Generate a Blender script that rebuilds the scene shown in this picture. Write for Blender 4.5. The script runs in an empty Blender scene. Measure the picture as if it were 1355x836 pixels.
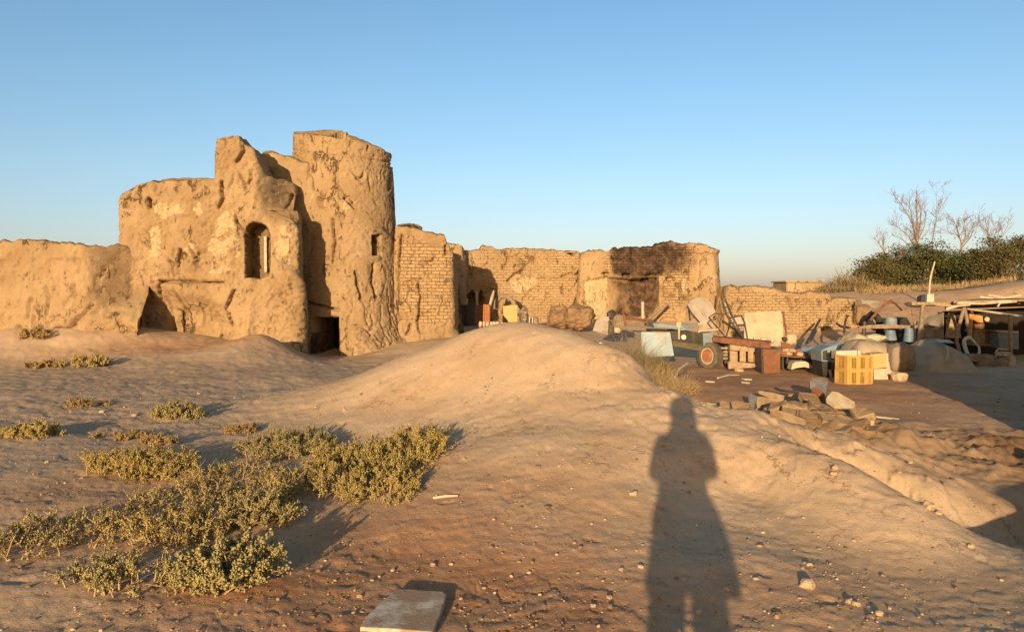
import bpy, math, random
import numpy as np
from mathutils import Vector, Matrix

sc = bpy.context.scene
C = sc.collection
rad = math.radians

# ------------------------------------------------------------------ camera
F, CX, CY = 1000.0, 677.5, 418.0          # focal length and centre in photo pixels
CAM_H = 1.6
PITCH = math.atan((418.0 - 385.0) / F)
cd = bpy.data.cameras.new('camera')
cam = bpy.data.objects.new('camera', cd)
C.objects.link(cam)
cam.location = (0, 0, CAM_H)
cam.rotation_euler = (rad(90) - PITCH, 0, 0)
cd.sensor_width = 36.0
cd.lens = 36.0 * F / 1355.0
cd.clip_start = 0.02
cd.clip_end = 8000
sc.camera = cam

# ------------------------------------------------------------------ sky and sun
SUN_AZ, SUN_EL = rad(12.7), rad(9.3)
w = bpy.data.worlds.new('World')
sc.world = w
w.use_nodes = True
nt = w.node_tree
nt.nodes.clear()
wo = nt.nodes.new('ShaderNodeOutputWorld')
bg = nt.nodes.new('ShaderNodeBackground')
sky = nt.nodes.new('ShaderNodeTexSky')
sky.sky_type = 'NISHITA'
sky.sun_disc = False
sky.sun_elevation = SUN_EL
sky.sun_rotation = math.pi + SUN_AZ
sky.altitude = 300
sky.air_density = 1.0
sky.dust_density = 0.9
sky.ozone_density = 1.6
bg.inputs['Strength'].default_value = 0.125
# the dusty band low over the horizon opposite the sun is mauve rather than yellow
wtc = nt.nodes.new('ShaderNodeTexCoord')
wsp = nt.nodes.new('ShaderNodeSeparateXYZ')
nt.links.new(wtc.outputs['Generated'], wsp.inputs[0])
wmr = nt.nodes.new('ShaderNodeValToRGB')
nt.links.new(wsp.outputs['Z'], wmr.inputs['Fac'])
e = wmr.color_ramp.elements
e[0].position, e[0].color = 0.0, (0.74, 0.71, 1.02, 1)
e[1].position, e[1].color = 0.45, (0.80, 1.02, 1.12, 1)
for p_, c_ in ((0.05, (0.82, 0.80, 1.02, 1)), (0.14, (0.88, 0.93, 1.04, 1)), (0.25, (0.87, 1.00, 1.09, 1))):
    k_ = wmr.color_ramp.elements.new(p_)
    k_.color = c_
wmx = nt.nodes.new('ShaderNodeMix')
wmx.data_type = 'RGBA'
wmx.blend_type = 'MULTIPLY'
wmx.inputs[0].default_value = 1.0
nt.links.new(sky.outputs[0], wmx.inputs[6])
nt.links.new(wmr.outputs[0], wmx.inputs[7])
# the dusty glow round the low sun, behind the viewer
wdt = nt.nodes.new('ShaderNodeVectorMath')
wdt.operation = 'DOT_PRODUCT'
nt.links.new(wtc.outputs['Generated'], wdt.inputs[0])
wdt.inputs[1].default_value = (-math.sin(SUN_AZ) * math.cos(SUN_EL), -math.cos(SUN_AZ) * math.cos(SUN_EL), math.sin(SUN_EL))
wgl = nt.nodes.new('ShaderNodeMapRange')
wgl.interpolation_type = 'SMOOTHSTEP'
wgl.inputs[1].default_value, wgl.inputs[2].default_value = -0.1, 1.0
nt.links.new(wdt.outputs['Value'], wgl.inputs[0])
wm2 = nt.nodes.new('ShaderNodeMix')
wm2.data_type = 'RGBA'
wm2.blend_type = 'MULTIPLY'
wm2.inputs[7].default_value = (1.35, 0.85, 0.45, 1)
nt.links.new(wgl.outputs[0], wm2.inputs[0])
nt.links.new(wmx.outputs[2], wm2.inputs[6])
nt.links.new(wm2.outputs[2], bg.inputs['Color'])
nt.links.new(bg.outputs[0], wo.inputs['Surface'])

sl = bpy.data.lights.new('sun', 'SUN')
sl.energy = 5.0
sl.angle = rad(0.5)
sl.color = (1.0, 0.75, 0.45)
sun = bpy.data.objects.new('sun', sl)
C.objects.link(sun)
SDIR = Vector((math.sin(SUN_AZ) * math.cos(SUN_EL), math.cos(SUN_AZ) * math.cos(SUN_EL), -math.sin(SUN_EL)))
sun.rotation_euler = SDIR.to_track_quat('-Z', 'Y').to_euler()
sun.location = (-10, -30, 20)

sc.view_settings.view_transform = 'Standard'
sc.view_settings.look = 'None'
sc.view_settings.gamma = 1.0
sc.view_settings.use_curve_mapping = False
sc.view_settings.exposure = 0.52
sc.render.engine = 'CYCLES'
sc.cycles.max_bounces = 6
sc.cycles.diffuse_bounces = 3

# ------------------------------------------------------------------ helpers
ct, st_ = math.cos(PITCH), math.sin(PITCH)


def at(px, py, Y):
    """the point at distance Y in front of the viewer seen at photo pixel (px, py)"""
    a, b = (px - CX) / F, -(py - CY) / F
    dy, dz = ct + b * st_, b * ct - st_
    k = Y / dy
    return Vector((a * k, Y, CAM_H + dz * k))


def zat(py, Y):
    b = -(np.asarray(py, float) - CY) / F
    return CAM_H + Y * (b * ct - st_) / (ct + b * st_)


def proj(P):
    X, Y, Z = P[..., 0], P[..., 1], P[..., 2] - CAM_H
    d = np.maximum(Y * ct - Z * st_, 0.05)
    u = Y * st_ + Z * ct
    return CX + F * X / d, CY - F * u / d


_rng = np.random.RandomState(7)
_perm = np.concatenate([_rng.permutation(256)] * 3)
_grad = _rng.normal(size=(256, 3))
_grad /= np.linalg.norm(_grad, axis=1)[:, None]


def perlin(P):
    P = np.asarray(P, float)
    i = np.floor(P).astype(int)
    f = P - i
    i &= 255
    u = f * f * f * (f * (f * 6 - 15) + 10)
    r = 0
    for dx in (0, 1):
        wx = u[..., 0] if dx else 1 - u[..., 0]
        for dy in (0, 1):
            wy = u[..., 1] if dy else 1 - u[..., 1]
            for dz in (0, 1):
                wz = u[..., 2] if dz else 1 - u[..., 2]
                h = _perm[_perm[_perm[i[..., 0] + dx] + i[..., 1] + dy] + i[..., 2] + dz]
                g = _grad[h]
                r = r + wx * wy * wz * (g[..., 0] * (f[..., 0] - dx) + g[..., 1] * (f[..., 1] - dy) + g[..., 2] * (f[..., 2] - dz))
    return r * 1.4


def fbm(P, octaves=4, gain=0.5, lac=2.03):
    a, r = 1.0, 0
    P = np.asarray(P, float)
    for k in range(octaves):
        r = r + a * perlin(P * lac ** k + 17.3 * k)
        a *= gain
    return r


def sstep(a, b, x):
    t = np.clip((x - a) / (b - a), 0, 1)
    return t * t * (3 - 2 * t)


def poly_dist(px, py, pts):
    d = np.full(np.shape(px), 1e9)
    for (x0, y0), (x1, y1) in zip(pts[:-1], pts[1:]):
        vx, vy = x1 - x0, y1 - y0
        L = vx * vx + vy * vy + 1e-9
        t = np.clip(((px - x0) * vx + (py - y0) * vy) / L, 0, 1)
        d = np.minimum(d, np.hypot(px - x0 - t * vx, py - y0 - t * vy))
    return d


def inside(px, py, pts):
    r = np.zeros(np.shape(px), bool)
    n = len(pts)
    for k in range(n):
        x0, y0 = pts[k]
        x1, y1 = pts[(k + 1) % n]
        c = ((y0 > py) != (y1 > py)) & (px < (x1 - x0) * (py - y0) / (y1 - y0 + 1e-12) + x0)
        r ^= c
    return r


# ------------------------------------------------------------------ materials
def nodes_of(name):
    m = bpy.data.materials.new(name)
    m.use_nodes = True
    t = m.node_tree
    b = t.nodes['Principled BSDF']
    b.inputs['Roughness'].default_value = 0.9
    b.inputs['Specular IOR Level'].default_value = 0.2
    return m, t, b


def add(t, kind, **kw):
    n = t.nodes.new(kind)
    for k, v in kw.items():
        if k in ('operation', 'blend_type', 'data_type', 'attribute_name', 'noise_dimensions', 'feature', 'attribute_type', 'distance', 'offset', 'offset_frequency', 'musgrave_type'):
            setattr(n, k, v)
        else:
            n.inputs[k.replace('_', ' ')].default_value = v
    return n


def rgba(c):
    return (c[0], c[1], c[2], 1)


def mixc(t, fac, a, b, mode='MIX'):
    n = t.nodes.new('ShaderNodeMix')
    n.data_type = 'RGBA'
    n.blend_type = mode
    for sock, v in ((n.inputs[0], fac), (n.inputs[6], a), (n.inputs[7], b)):
        if isinstance(v, bpy.types.NodeSocket):
            t.links.new(v, sock)
        elif isinstance(v, (int, float)):
            sock.default_value = v
        else:
            sock.default_value = rgba(v)
    return n.outputs[2]


def ramp(t, src, lo, hi):
    n = t.nodes.new('ShaderNodeMapRange')
    n.interpolation_type = 'SMOOTHSTEP'
    n.inputs[1].default_value = lo
    n.inputs[2].default_value = hi
    t.links.new(src, n.inputs[0])
    return n.outputs[0]


def mathn(t, op, a, b):
    n = t.nodes.new('ShaderNodeMath')
    n.operation = op
    for s, v in ((n.inputs[0], a), (n.inputs[1], b)):
        if isinstance(v, bpy.types.NodeSocket):
            t.links.new(v, s)
        else:
            s.default_value = v
    return n.outputs[0]


def noise(t, vec, scale, detail=4, rough=0.55, dist=0.0):
    n = add(t, 'ShaderNodeTexNoise', Scale=scale, Detail=detail, Roughness=rough, Distortion=dist)
    if vec is not None:
        t.links.new(vec, n.inputs['Vector'])
    return n.outputs['Fac']


def mat(name, c1, c2=None, scale=8.0, rough=0.85, bump=0.2, spec=0.25, metal=0.0, dirt=None, dirt_scale=3.0, dirt_amt=0.5, bscale=60.0):
    """a worn everyday surface: two tones, patches of dirt, a fine bump"""
    m, t, b = nodes_of(name)
    tc = t.nodes.new('ShaderNodeTexCoord').outputs['Object']
    c2 = c2 or tuple(x * 0.7 for x in c1)
    col = mixc(t, ramp(t, noise(t, tc, scale, 5, 0.6), 0.35, 0.68), c1, c2)
    if dirt:
        f = ramp(t, noise(t, tc, dirt_scale, 6, 0.65), 0.62 - dirt_amt * 0.3, 0.78 - dirt_amt * 0.2)
        col = mixc(t, f, col, dirt)
    t.links.new(col, b.inputs['Base Color'])
    b.inputs['Roughness'].default_value = rough
    b.inputs['Specular IOR Level'].default_value = spec
    b.inputs['Metallic'].default_value = metal
    if bump:
        bn = add(t, 'ShaderNodeBump', Strength=bump, Distance=0.01)
        t.links.new(noise(t, tc, bscale, 4, 0.6), bn.inputs['Height'])
        t.links.new(bn.outputs[0], b.inputs['Normal'])
    return m


def adobe(name, base=(0.43, 0.295, 0.165), dark=(0.34, 0.222, 0.117), pale=(0.56, 0.41, 0.235), soot=(0.06, 0.04, 0.028), brick=(0.245, 0.105), mortar=(0.33, 0.21, 0.105)):
    """mud wall: attribute 'mask' carries r = pale plaster, g = bare brickwork, b = soot and painted shade of openings"""
    m, t, b = nodes_of(name)
    tc = t.nodes.new('ShaderNodeTexCoord')
    obj = tc.outputs['Object']
    at_ = add(t, 'ShaderNodeAttribute', attribute_name='mask')
    sep = t.nodes.new('ShaderNodeSeparateColor')
    t.links.new(at_.outputs['Color'], sep.inputs[0])
    col = mixc(t, ramp(t, noise(t, obj, 0.9, 6, 0.62), 0.36, 0.68), base, dark)
    col = mixc(t, mathn(t, 'MULTIPLY', ramp(t, noise(t, obj, 14, 5, 0.7), 0.52, 0.75), 0.45), col, dark)
    col = mixc(t, mathn(t, 'MULTIPLY', ramp(t, noise(t, obj, 34, 3, 0.6), 0.6, 0.72), 0.35), col, pale)
    # drying cracks and pocks with their inner shade painted dark
    st = t.nodes.new('ShaderNodeMapping')
    st.inputs['Scale'].default_value = (1.0, 1.0, 0.42)
    t.links.new(obj, st.inputs['Vector'])
    wv = add(t, 'ShaderNodeTexNoise', Scale=2.2, Detail=6.0, Roughness=0.7)
    t.links.new(st.outputs[0], wv.inputs['Vector'])
    va = t.nodes.new('ShaderNodeVectorMath')
    va.operation = 'MULTIPLY_ADD'
    t.links.new(wv.outputs['Color'], va.inputs[0])
    va.inputs[1].default_value = (0.9, 0.9, 0.9)
    t.links.new(st.outputs[0], va.inputs[2])
    ve = add(t, 'ShaderNodeTexVoronoi', Scale=0.85, feature='DISTANCE_TO_EDGE')
    t.links.new(va.outputs[0], ve.inputs['Vector'])
    ck = mathn(t, 'MULTIPLY', ramp(t, ve.outputs['Distance'], 0.022, 0.006), ramp(t, noise(t, obj, 1.3, 4, 0.6), 0.50, 0.60))
    ve2 = add(t, 'ShaderNodeTexVoronoi', Scale=2.6, feature='DISTANCE_TO_EDGE')
    t.links.new(va.outputs[0], ve2.inputs['Vector'])
    ck2 = mathn(t, 'MULTIPLY', ramp(t, ve2.outputs['Distance'], 0.026, 0.008), ramp(t, noise(t, obj, 2.7, 4, 0.6), 0.56, 0.66))
    vp = add(t, 'ShaderNodeTexVoronoi', Scale=7.0)
    t.links.new(va.outputs[0], vp.inputs['Vector'])
    pk = mathn(t, 'MULTIPLY', ramp(t, vp.outputs['Distance'], 0.20, 0.10), ramp(t, noise(t, obj, 2.0, 4, 0.6), 0.52, 0.62))
    ckall = mathn(t, 'MAXIMUM', mathn(t, 'MAXIMUM', ck, ck2), pk)
    col = mixc(t, mathn(t, 'MULTIPLY', ckall, 0.8), col, (0.12, 0.07, 0.035))
    # brickwork
    mp = t.nodes.new('ShaderNodeMapping')
    t.links.new(tc.outputs['UV'], mp.inputs['Vector'])
    wob = add(t, 'ShaderNodeTexNoise', Scale=2.6, Detail=5.0, Roughness=0.65)
    t.links.new(tc.outputs['UV'], wob.inputs['Vector'])
    vm = t.nodes.new('ShaderNodeVectorMath')
    vm.operation = 'MULTIPLY_ADD'
    t.links.new(wob.outputs['Color'], vm.inputs[0])
    vm.inputs[1].default_value = (0.13, 0.085, 0)
    t.links.new(mp.outputs[0], vm.inputs[2])
    br = t.nodes.new('ShaderNodeTexBrick')
    br.inputs['Scale'].default_value = 1.0
    br.inputs['Mortar Size'].default_value = 0.013
    br.inputs['Mortar Smooth'].default_value = 0.35
    br.inputs['Bias'].default_value = -0.1
    br.inputs['Brick Width'].default_value = brick[0]
    br.inputs['Row Height'].default_value = brick[1]
    br.inputs['Color1'].default_value = rgba((0.49, 0.335, 0.175))
    br.inputs['Color2'].default_value = rgba((0.42, 0.275, 0.14))
    br.inputs['Mortar'].default_value = rgba(mortar)
    t.links.new(vm.outputs[0], br.inputs['Vector'])
    patch = mathn(t, 'MULTIPLY', ramp(t, noise(t, obj, 2.2, 5, 0.6), 0.33, 0.5), ramp(t, noise(t, obj, 7.5, 5, 0.7), 0.34, 0.58))
    gfac = mathn(t, 'MULTIPLY', sep.outputs[1], patch)
    col = mixc(t, gfac, col, br.outputs['Color'])
    col = mixc(t, mathn(t, 'MULTIPLY', gfac, mathn(t, 'MULTIPLY', ramp(t, noise(t, obj, 9, 5, 0.7), 0.5, 0.7), 0.5)), col, dark)
    # pale plaster, soot with the painted shade of openings
    pal = mixc(t, ramp(t, noise(t, obj, 7, 5, 0.6), 0.4, 0.7), pale, base)
    col = mixc(t, ramp(t, mathn(t, 'ADD', sep.outputs[0], mathn(t, 'MULTIPLY', mathn(t, 'SUBTRACT', noise(t, obj, 9, 5, 0.7), 0.5), 0.7)), 0.38, 0.56), col, pal)
    soot_shade = mixc(t, ramp(t, noise(t, obj, 5, 5, 0.65), 0.4, 0.7), soot, (0.17, 0.10, 0.06))
    col = mixc(t, ramp(t, mathn(t, 'ADD', sep.outputs[2], mathn(t, 'MULTIPLY', mathn(t, 'SUBTRACT', noise(t, obj, 3.5, 6, 0.7), 0.5), 0.3)), 0.05, 0.62), col, soot_shade)
    t.links.new(col, b.inputs['Base Color'])
    b.inputs['Roughness'].default_value = 0.97
    b.inputs['Specular IOR Level'].default_value = 0.08
    h1 = mathn(t, 'MULTIPLY', mathn(t, 'MULTIPLY', br.outputs['Fac'], gfac), -1.2)
    h2 = mathn(t, 'ADD', noise(t, obj, 20, 7, 0.78), mathn(t, 'MULTIPLY', noise(t, obj, 6, 6, 0.72), 0.9))
    bn = add(t, 'ShaderNodeBump', Strength=1.0, Distance=0.045)
    t.links.new(mathn(t, 'SUBTRACT', mathn(t, 'ADD', h1, h2), mathn(t, 'MULTIPLY', ckall, 1.5)), bn.inputs['Height'])
    t.links.new(bn.outputs[0], b.inputs['Normal'])
    return m


# ------------------------------------------------------------------ mesh helpers
def tag(o, label=None, cat=None, group=None, kind=None):
    if label: o['label'] = label
    if cat: o['category'] = cat
    if group: o['group'] = group
    if kind or label: o['kind'] = kind or 'thing'
    return o


def mesh_np(name, V, Fq, m, parent=None, smooth=False, uv=None, color=None):
    """one object from numpy vertices and an (n,3) or (n,4) face array"""
    V = np.asarray(V, np.float32)
    Fq = np.asarray(Fq, np.int32)
    k = Fq.shape[1]
    me = bpy.data.meshes.new(name)
    me.vertices.add(len(V))
    me.vertices.foreach_set('co', V.ravel())
    me.loops.add(Fq.size)
    me.loops.foreach_set('vertex_index', Fq.ravel())
    me.polygons.add(len(Fq))
    me.polygons.foreach_set('loop_start', np.arange(0, Fq.size, k, dtype=np.int32))
    me.polygons.foreach_set('loop_total', np.full(len(Fq), k, np.int32))
    if smooth:
        me.polygons.foreach_set('use_smooth', np.ones(len(Fq), bool))
    if uv is not None:
        l = me.uv_layers.new(name='UVMap')
        l.data.foreach_set('uv', np.asarray(uv, np.float32)[Fq.ravel()].ravel())
    if color is not None:
        ca = me.color_attributes.new('mask', 'FLOAT_COLOR', 'POINT')
        c4 = np.ones((len(V), 4), np.float32)
        c4[:, :3] = color
        ca.data.foreach_set('color', c4.ravel())
    me.update()
    me.validate()
    me.materials.append(m)
    o = bpy.data.objects.new(name, me)
    C.objects.link(o)
    if parent is not None:
        o.parent = parent
    return o


class MB:
    """collects boxes, tubes, slabs, lathes; build() links them as ONE mesh object"""

    def __init__(self):
        self.v, self.f = [], []

    def add(self, vs, fs):
        n = len(self.v)
        self.v += [Vector(p) for p in vs]
        self.f += [[i + n for i in q] for q in fs]
        return self

    def box(self, c, s, rot=(0, 0, 0), bev=0.0, jit=0.0, rnd=None):
        from mathutils import Euler
        R = Euler(rot).to_matrix()
        x, y, z = s[0] / 2, s[1] / 2, s[2] / 2
        b = min(bev, x * .45, y * .45, z * .45)
        if b <= 0:
            vs = [(sx * x, sy * y, sz * z) for sx in (-1, 1) for sy in (-1, 1) for sz in (-1, 1)]
            fs = [(0, 1, 3, 2), (4, 6, 7, 5), (0, 4, 5, 1), (2, 3, 7, 6), (0, 2, 6, 4), (1, 5, 7, 3)]
        else:
            import bmesh
            bm = bmesh.new()
            bmesh.ops.create_cube(bm, size=1)
            bmesh.ops.scale(bm, vec=s, verts=bm.verts)
            bmesh.ops.bevel(bm, geom=list(bm.edges), offset=b, segments=2, affect='EDGES')
            bm.verts.index_update()
            vs = [tuple(v.co) for v in bm.verts]
            fs = [[v.index for v in q.verts] for q in bm.faces]
            bm.free()
        out = []
        for p in vs:
            q = R @ Vector(p)
            if jit and rnd:
                q += Vector((rnd.uniform(-jit, jit), rnd.uniform(-jit, jit), rnd.uniform(-jit, jit)))
            out.append(q + Vector(c))
        return self.add(out, fs)

    def tube(self, pts, r, n=8, cap=True):
        pts = [Vector(p) for p in pts]
        if isinstance(r, (int, float)): r = [r] * len(pts)
        rings, up = [], None
        for i, p in enumerate(pts):
            d = (pts[min(i + 1, len(pts) - 1)] - pts[max(i - 1, 0)])
            if d.length < 1e-9: d = Vector((0, 0, 1))
            d.normalize()
            if up is None:
                up = d.orthogonal().normalized()
            else:
                up = (up - d * up.dot(d))
                up = up.normalized() if up.length > 1e-6 else d.orthogonal().normalized()
            s = d.cross(up)
            rings.append([p + (up * math.cos(2 * math.pi * k / n) + s * math.sin(2 * math.pi * k / n)) * r[i] for k in range(n)])
        vs = [q for ring in rings for q in ring]
        fs = []
        for i in range(len(pts) - 1):
            for k in range(n):
                a, b2 = i * n + k, i * n + (k + 1) % n
                fs.append((a, b2, b2 + n, a + n))
        if cap:
            fs.append(tuple(reversed(range(n))))
            fs.append(tuple(range((len(pts) - 1) * n, len(pts) * n)))
        return self.add(vs, fs)

    def slab(self, poly, n):
        """a closed 3D outline given thickness by the vector n"""
        n = Vector(n)
        k = len(poly)
        vs = [Vector(p) for p in poly] + [Vector(p) + n for p in poly]
        fs = [tuple(range(k)), tuple(reversed(range(k, 2 * k)))]
        fs += [(i, i + k, (i + 1) % k + k, (i + 1) % k) for i in range(k)]
        return self.add(vs, fs)

    def lathe(self, prof, c, axis=(0, 0, 1), n=24, closed=False):
        ax = Vector(axis).normalized()
        u = ax.orthogonal().normalized()
        s = ax.cross(u)
        vs, fs = [], []
        for (r, h) in prof:
            for k in range(n):
                a = 2 * math.pi * k / n
                vs.append(Vector(c) + ax * h + (u * math.cos(a) + s * math.sin(a)) * r)
        m = len(prof)
        for i in range(m if closed else m - 1):
            for k in range(n):
                a, b2 = i * n + k, i * n + (k + 1) % n
                j = ((i + 1) % m) * n
                fs.append((a, b2, j + (k + 1) % n, j + k))
        if not closed:
            fs.append(tuple(reversed(range(n))))
            fs.append(tuple(range((m - 1) * n, m * n)))
        return self.add(vs, fs)

    def build(self, name, m, parent=None, smooth=False, loc=None):
        import bmesh
        me = bpy.data.meshes.new(name)
        me.from_pydata([tuple(p) for p in self.v], [], self.f)
        bm = bmesh.new()
        bm.from_mesh(me)
        bmesh.ops.recalc_face_normals(bm, faces=bm.faces)
        bm.to_mesh(me)
        bm.free()
        if smooth:
            me.polygons.foreach_set('use_smooth', [True] * len(me.polygons))
            try:
                me.set_sharp_from_angle(angle=rad(40))
            except Exception:
                pass
        me.update()
        me.materials.append(m)
        o = bpy.data.objects.new(name, me)
        C.objects.link(o)
        if parent is not None: o.parent = parent
        if loc is not None: o.location = loc
        return o


def empty(name, loc, label, cat, group=None, rz=0):
    o = bpy.data.objects.new(name, None)
    C.objects.link(o)
    o.location = loc
    o.rotation_euler = (0, 0, rz)
    o.empty_display_size = 0.2
    return tag(o, label, cat, group)


# ------------------------------------------------------------------ the ground
CP = []


def cp(px, py, Y):
    CP.append(tuple(at(px, py, Y)))


def cz(X, Y, Z):
    CP.append((X, Y, Z))


# where the photographer stands, and all around out of sight
for x, y, z in ((0, 0, 0), (2, 0, 0), (-2, 0, 0), (-4, 0, 0), (4.5, 0, -.02), (0, -3, 0), (6, -4, 0), (-6, -4, 0), (0, -10, 0), (15, -10, 0), (-15, -10, 0),
                (-10, 2, 0), (10, 2, -.2), (-16, 8, 0), (20, 5, -.2), (-25, 15, 0), (28, 15, 0), (-30, 30, 0), (36, 32, .4), (0, 60, 0), (-30, 60, 0), (40, 60, .3), (20, 60, 0.1)):
    cz(x, y, z)
# foreground
for p in ((300, 822, 3.66), (500, 822, 3.66), (677, 822, 3.66), (850, 822, 3.66), (1000, 822, 3.68), (1180, 822, 3.75), (1337, 822, 3.8),
          (300, 700, 5.05), (500, 700, 5.05), (700, 700, 4.95), (850, 700, 4.9), (1000, 740, 4.5), (1180, 745, 4.6), (1337, 775, 4.3),
          (100, 700, 5.05), (100, 600, 7.4), (300, 600, 7.4), (500, 600, 7.05), (700, 600, 6.25), (880, 600, 6.15), (1000, 650, 5.75),
          (100, 520, 11.8), (40, 560, 9.1), (240, 540, 10.2), (400, 545, 9.6), (520, 545, 8.7), (600, 520, 8.6), (700, 500, 8.2), (800, 510, 7.75), (850, 545, 7.0), (950, 590, 6.3)):
    cp(*p)
# crest of the mound, then the fall behind it
crest = [(350, 521, 11.7), (450, 503, 11.2), (520, 478, 10.9), (600, 446, 10.5), (650, 432, 10.2), (700, 428, 10.0), (745, 436, 9.6), (790, 455, 9.1), (845, 478, 8.4), (895, 514, 7.7)]
for p in crest:
    cp(*p)
for X, Y, Z in ((-3.6, 13.5, -.1), (-2.0, 13.6, -.12), (-.6, 13.4, -.1), (.3, 12.8, -.1), (1.1, 12.2, -.15), (1.7, 11.2, -.2), (2.0, 10.2, -.2), (2.15, 9.1, -.2)):
    cz(X, Y, Z)
# the spurs to the right of the mound and the gully between them
for p in ((945, 551, 7.05), (1000, 545, 7.2), (1055, 560, 7.3), (1110, 575, 7.4), (1200, 607, 7.3), (1310, 651, 6.6), (1015, 578, 6.45), (1090, 596, 6.25), (1150, 628, 5.9), (1220, 665, 5.5), (1335, 727, 4.95),
          (1150, 607, 6.75), (1230, 645, 6.35)):
    cp(*p)
for X, Y, Z in ((2.05, 8.2, -.12), (2.6, 8.1, -.1), (3.3, 8.2, -.15), (4.1, 8.1, -.34), (5.2, 7.4, -.45),
                (2.75, 6.5, .06), (2.85, 6.3, -.06), (3.12, 6.02, -.24), (3.55, 5.75, -.34), (4.1, 5.4, -.42), (5.0, 5.1, -.46), (3.3, 6.35, -.2), (4.0, 5.95, -.38), (2.45, 8.0, 0), (3.0, 7.9, -.02), (3.9, 7.75, -.25), (4.9, 6.9, -.5), (7, 6, -.4), (6.5, 4, -.15)):
    cz(X, Y, Z)
cz(4.2, 4.55, .04)
cz(5.2, 4.4, .10)
# talus along the low left wall, small heap before the house
for X, Y, Z in ((-15.5, 19.3, .62), (-13, 19.2, .60), (-11.2, 19.2, .55), (-10.0, 19.2, .42), (-14, 18.2, .22), (-11, 18.2, .2)):
    cz(X, Y, Z)
for p in ((192, 436, 20.0), (215, 441, 20.2), (245, 444, 20.3), (275, 447, 20.4), (345, 441, 18.8), (368, 456, 18.3), (318, 449, 18.9)):
    cp(*p)
# rubble heap, dug earth
for X, Y, Z in ((3.4, 9.4, 0.0), (4.0, 9.5, .02), (4.5, 9.3, -.05), (5.4, 9.0, -.28), (6.1, 8.7, -.3), (6.9, 9.2, -.3), (5.6, 8.2, -.38), (3.0, 10.4, -.18), (5.0, 11, -.22), (7.5, 11, -.22)):
    cz(X, Y, Z)
# the yard
for X, Y, Z in ((3.2, 13, -.2), (5, 14, -.2), (7, 14, -.2), (9, 14, -.18), (3, 17, -.2), (6, 17, -.2), (9, 17, -.18), (12, 18, -.15), (2, 21, -.1), (6, 22, -.15), (10, 22, -.1), (14, 22, 0), (2, 15, -.15), (1.5, 25, 0.1), (4, 27, 0.15), (8, 27, 0)):
    cz(X, Y, Z)
# earth bank behind the shed, land behind the yard wall
for p in ((1135, 382, 34), (1200, 383, 33), (1280, 379, 31), (1337, 374, 29), (1400, 371, 28), (1337, 380, 33), (1280, 383, 34.5), (1200, 386, 36.5), (1135, 386, 37.5), (1420, 378, 33)):
    cp(*p)
for X, Y, Z in ((11.5, 26.5, .35), (14, 24.6, .35), (17, 23.5, .4), (20, 23, .4), (11.8, 28.5, .8), (14.6, 27.6, .95), (17.9, 27.3, 1.05), (21, 26.5, 1.1), (8, 31, .9), (10, 34, 1.2), (14, 40, 1.3), (22, 42, 1.3), (30, 36, 1.2), (5, 36, .7), (0, 37, .4), (10, 48, .7), (24, 50, .8)):
    cz(X, Y, Z)
# left: before the house and tower
for p in ((30, 478, 17.3), (120, 474, 17.3), (190, 468, 17.6), (240, 462, 18.4), (360, 458, 19.6), (430, 470, 22.7), (500, 464, 22.4), (560, 452, 22.4), (600, 448, 22.8), (400, 470, 18.6), (470, 486, 17.2), (440, 476, 19.6), (345, 447, 19.4), (300, 490, 15.2), (150, 490, 15.2), (400, 500, 14.0), (30, 495, 14.6)):
    cp(*p)
for X, Y, Z in ((-14, 20, .3), (-12, 24, .3), (-8, 24, .3), (-3, 26, .1), (-1, 28, .2), (-20, 26, .2), (-6, 32, .2), (0.5, 24, 0), (-.6, 18, -.1), (-2, 19, -.12)):
    cz(X, Y, Z)
CP = np.array(CP)


def _k(r2):
    return r2 * np.log(r2 + 1e-9) * 0.5


def _solve(P, z, lam):
    n = len(P)
    d2 = ((P[:, None] - P[None]) ** 2).sum(-1)
    A = np.zeros((n + 3, n + 3))
    A[:n, :n] = _k(d2) + lam * np.eye(n)
    A[:n, n] = 1
    A[:n, n + 1:] = P
    A[n, :n] = 1
    A[n + 1:, :n] = P.T
    return np.linalg.solve(A, np.concatenate([z, np.zeros(3)]))


_P = CP[:, :2] / 10.0
_W = _solve(_P, CP[:, 2], 2e-4)


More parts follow.
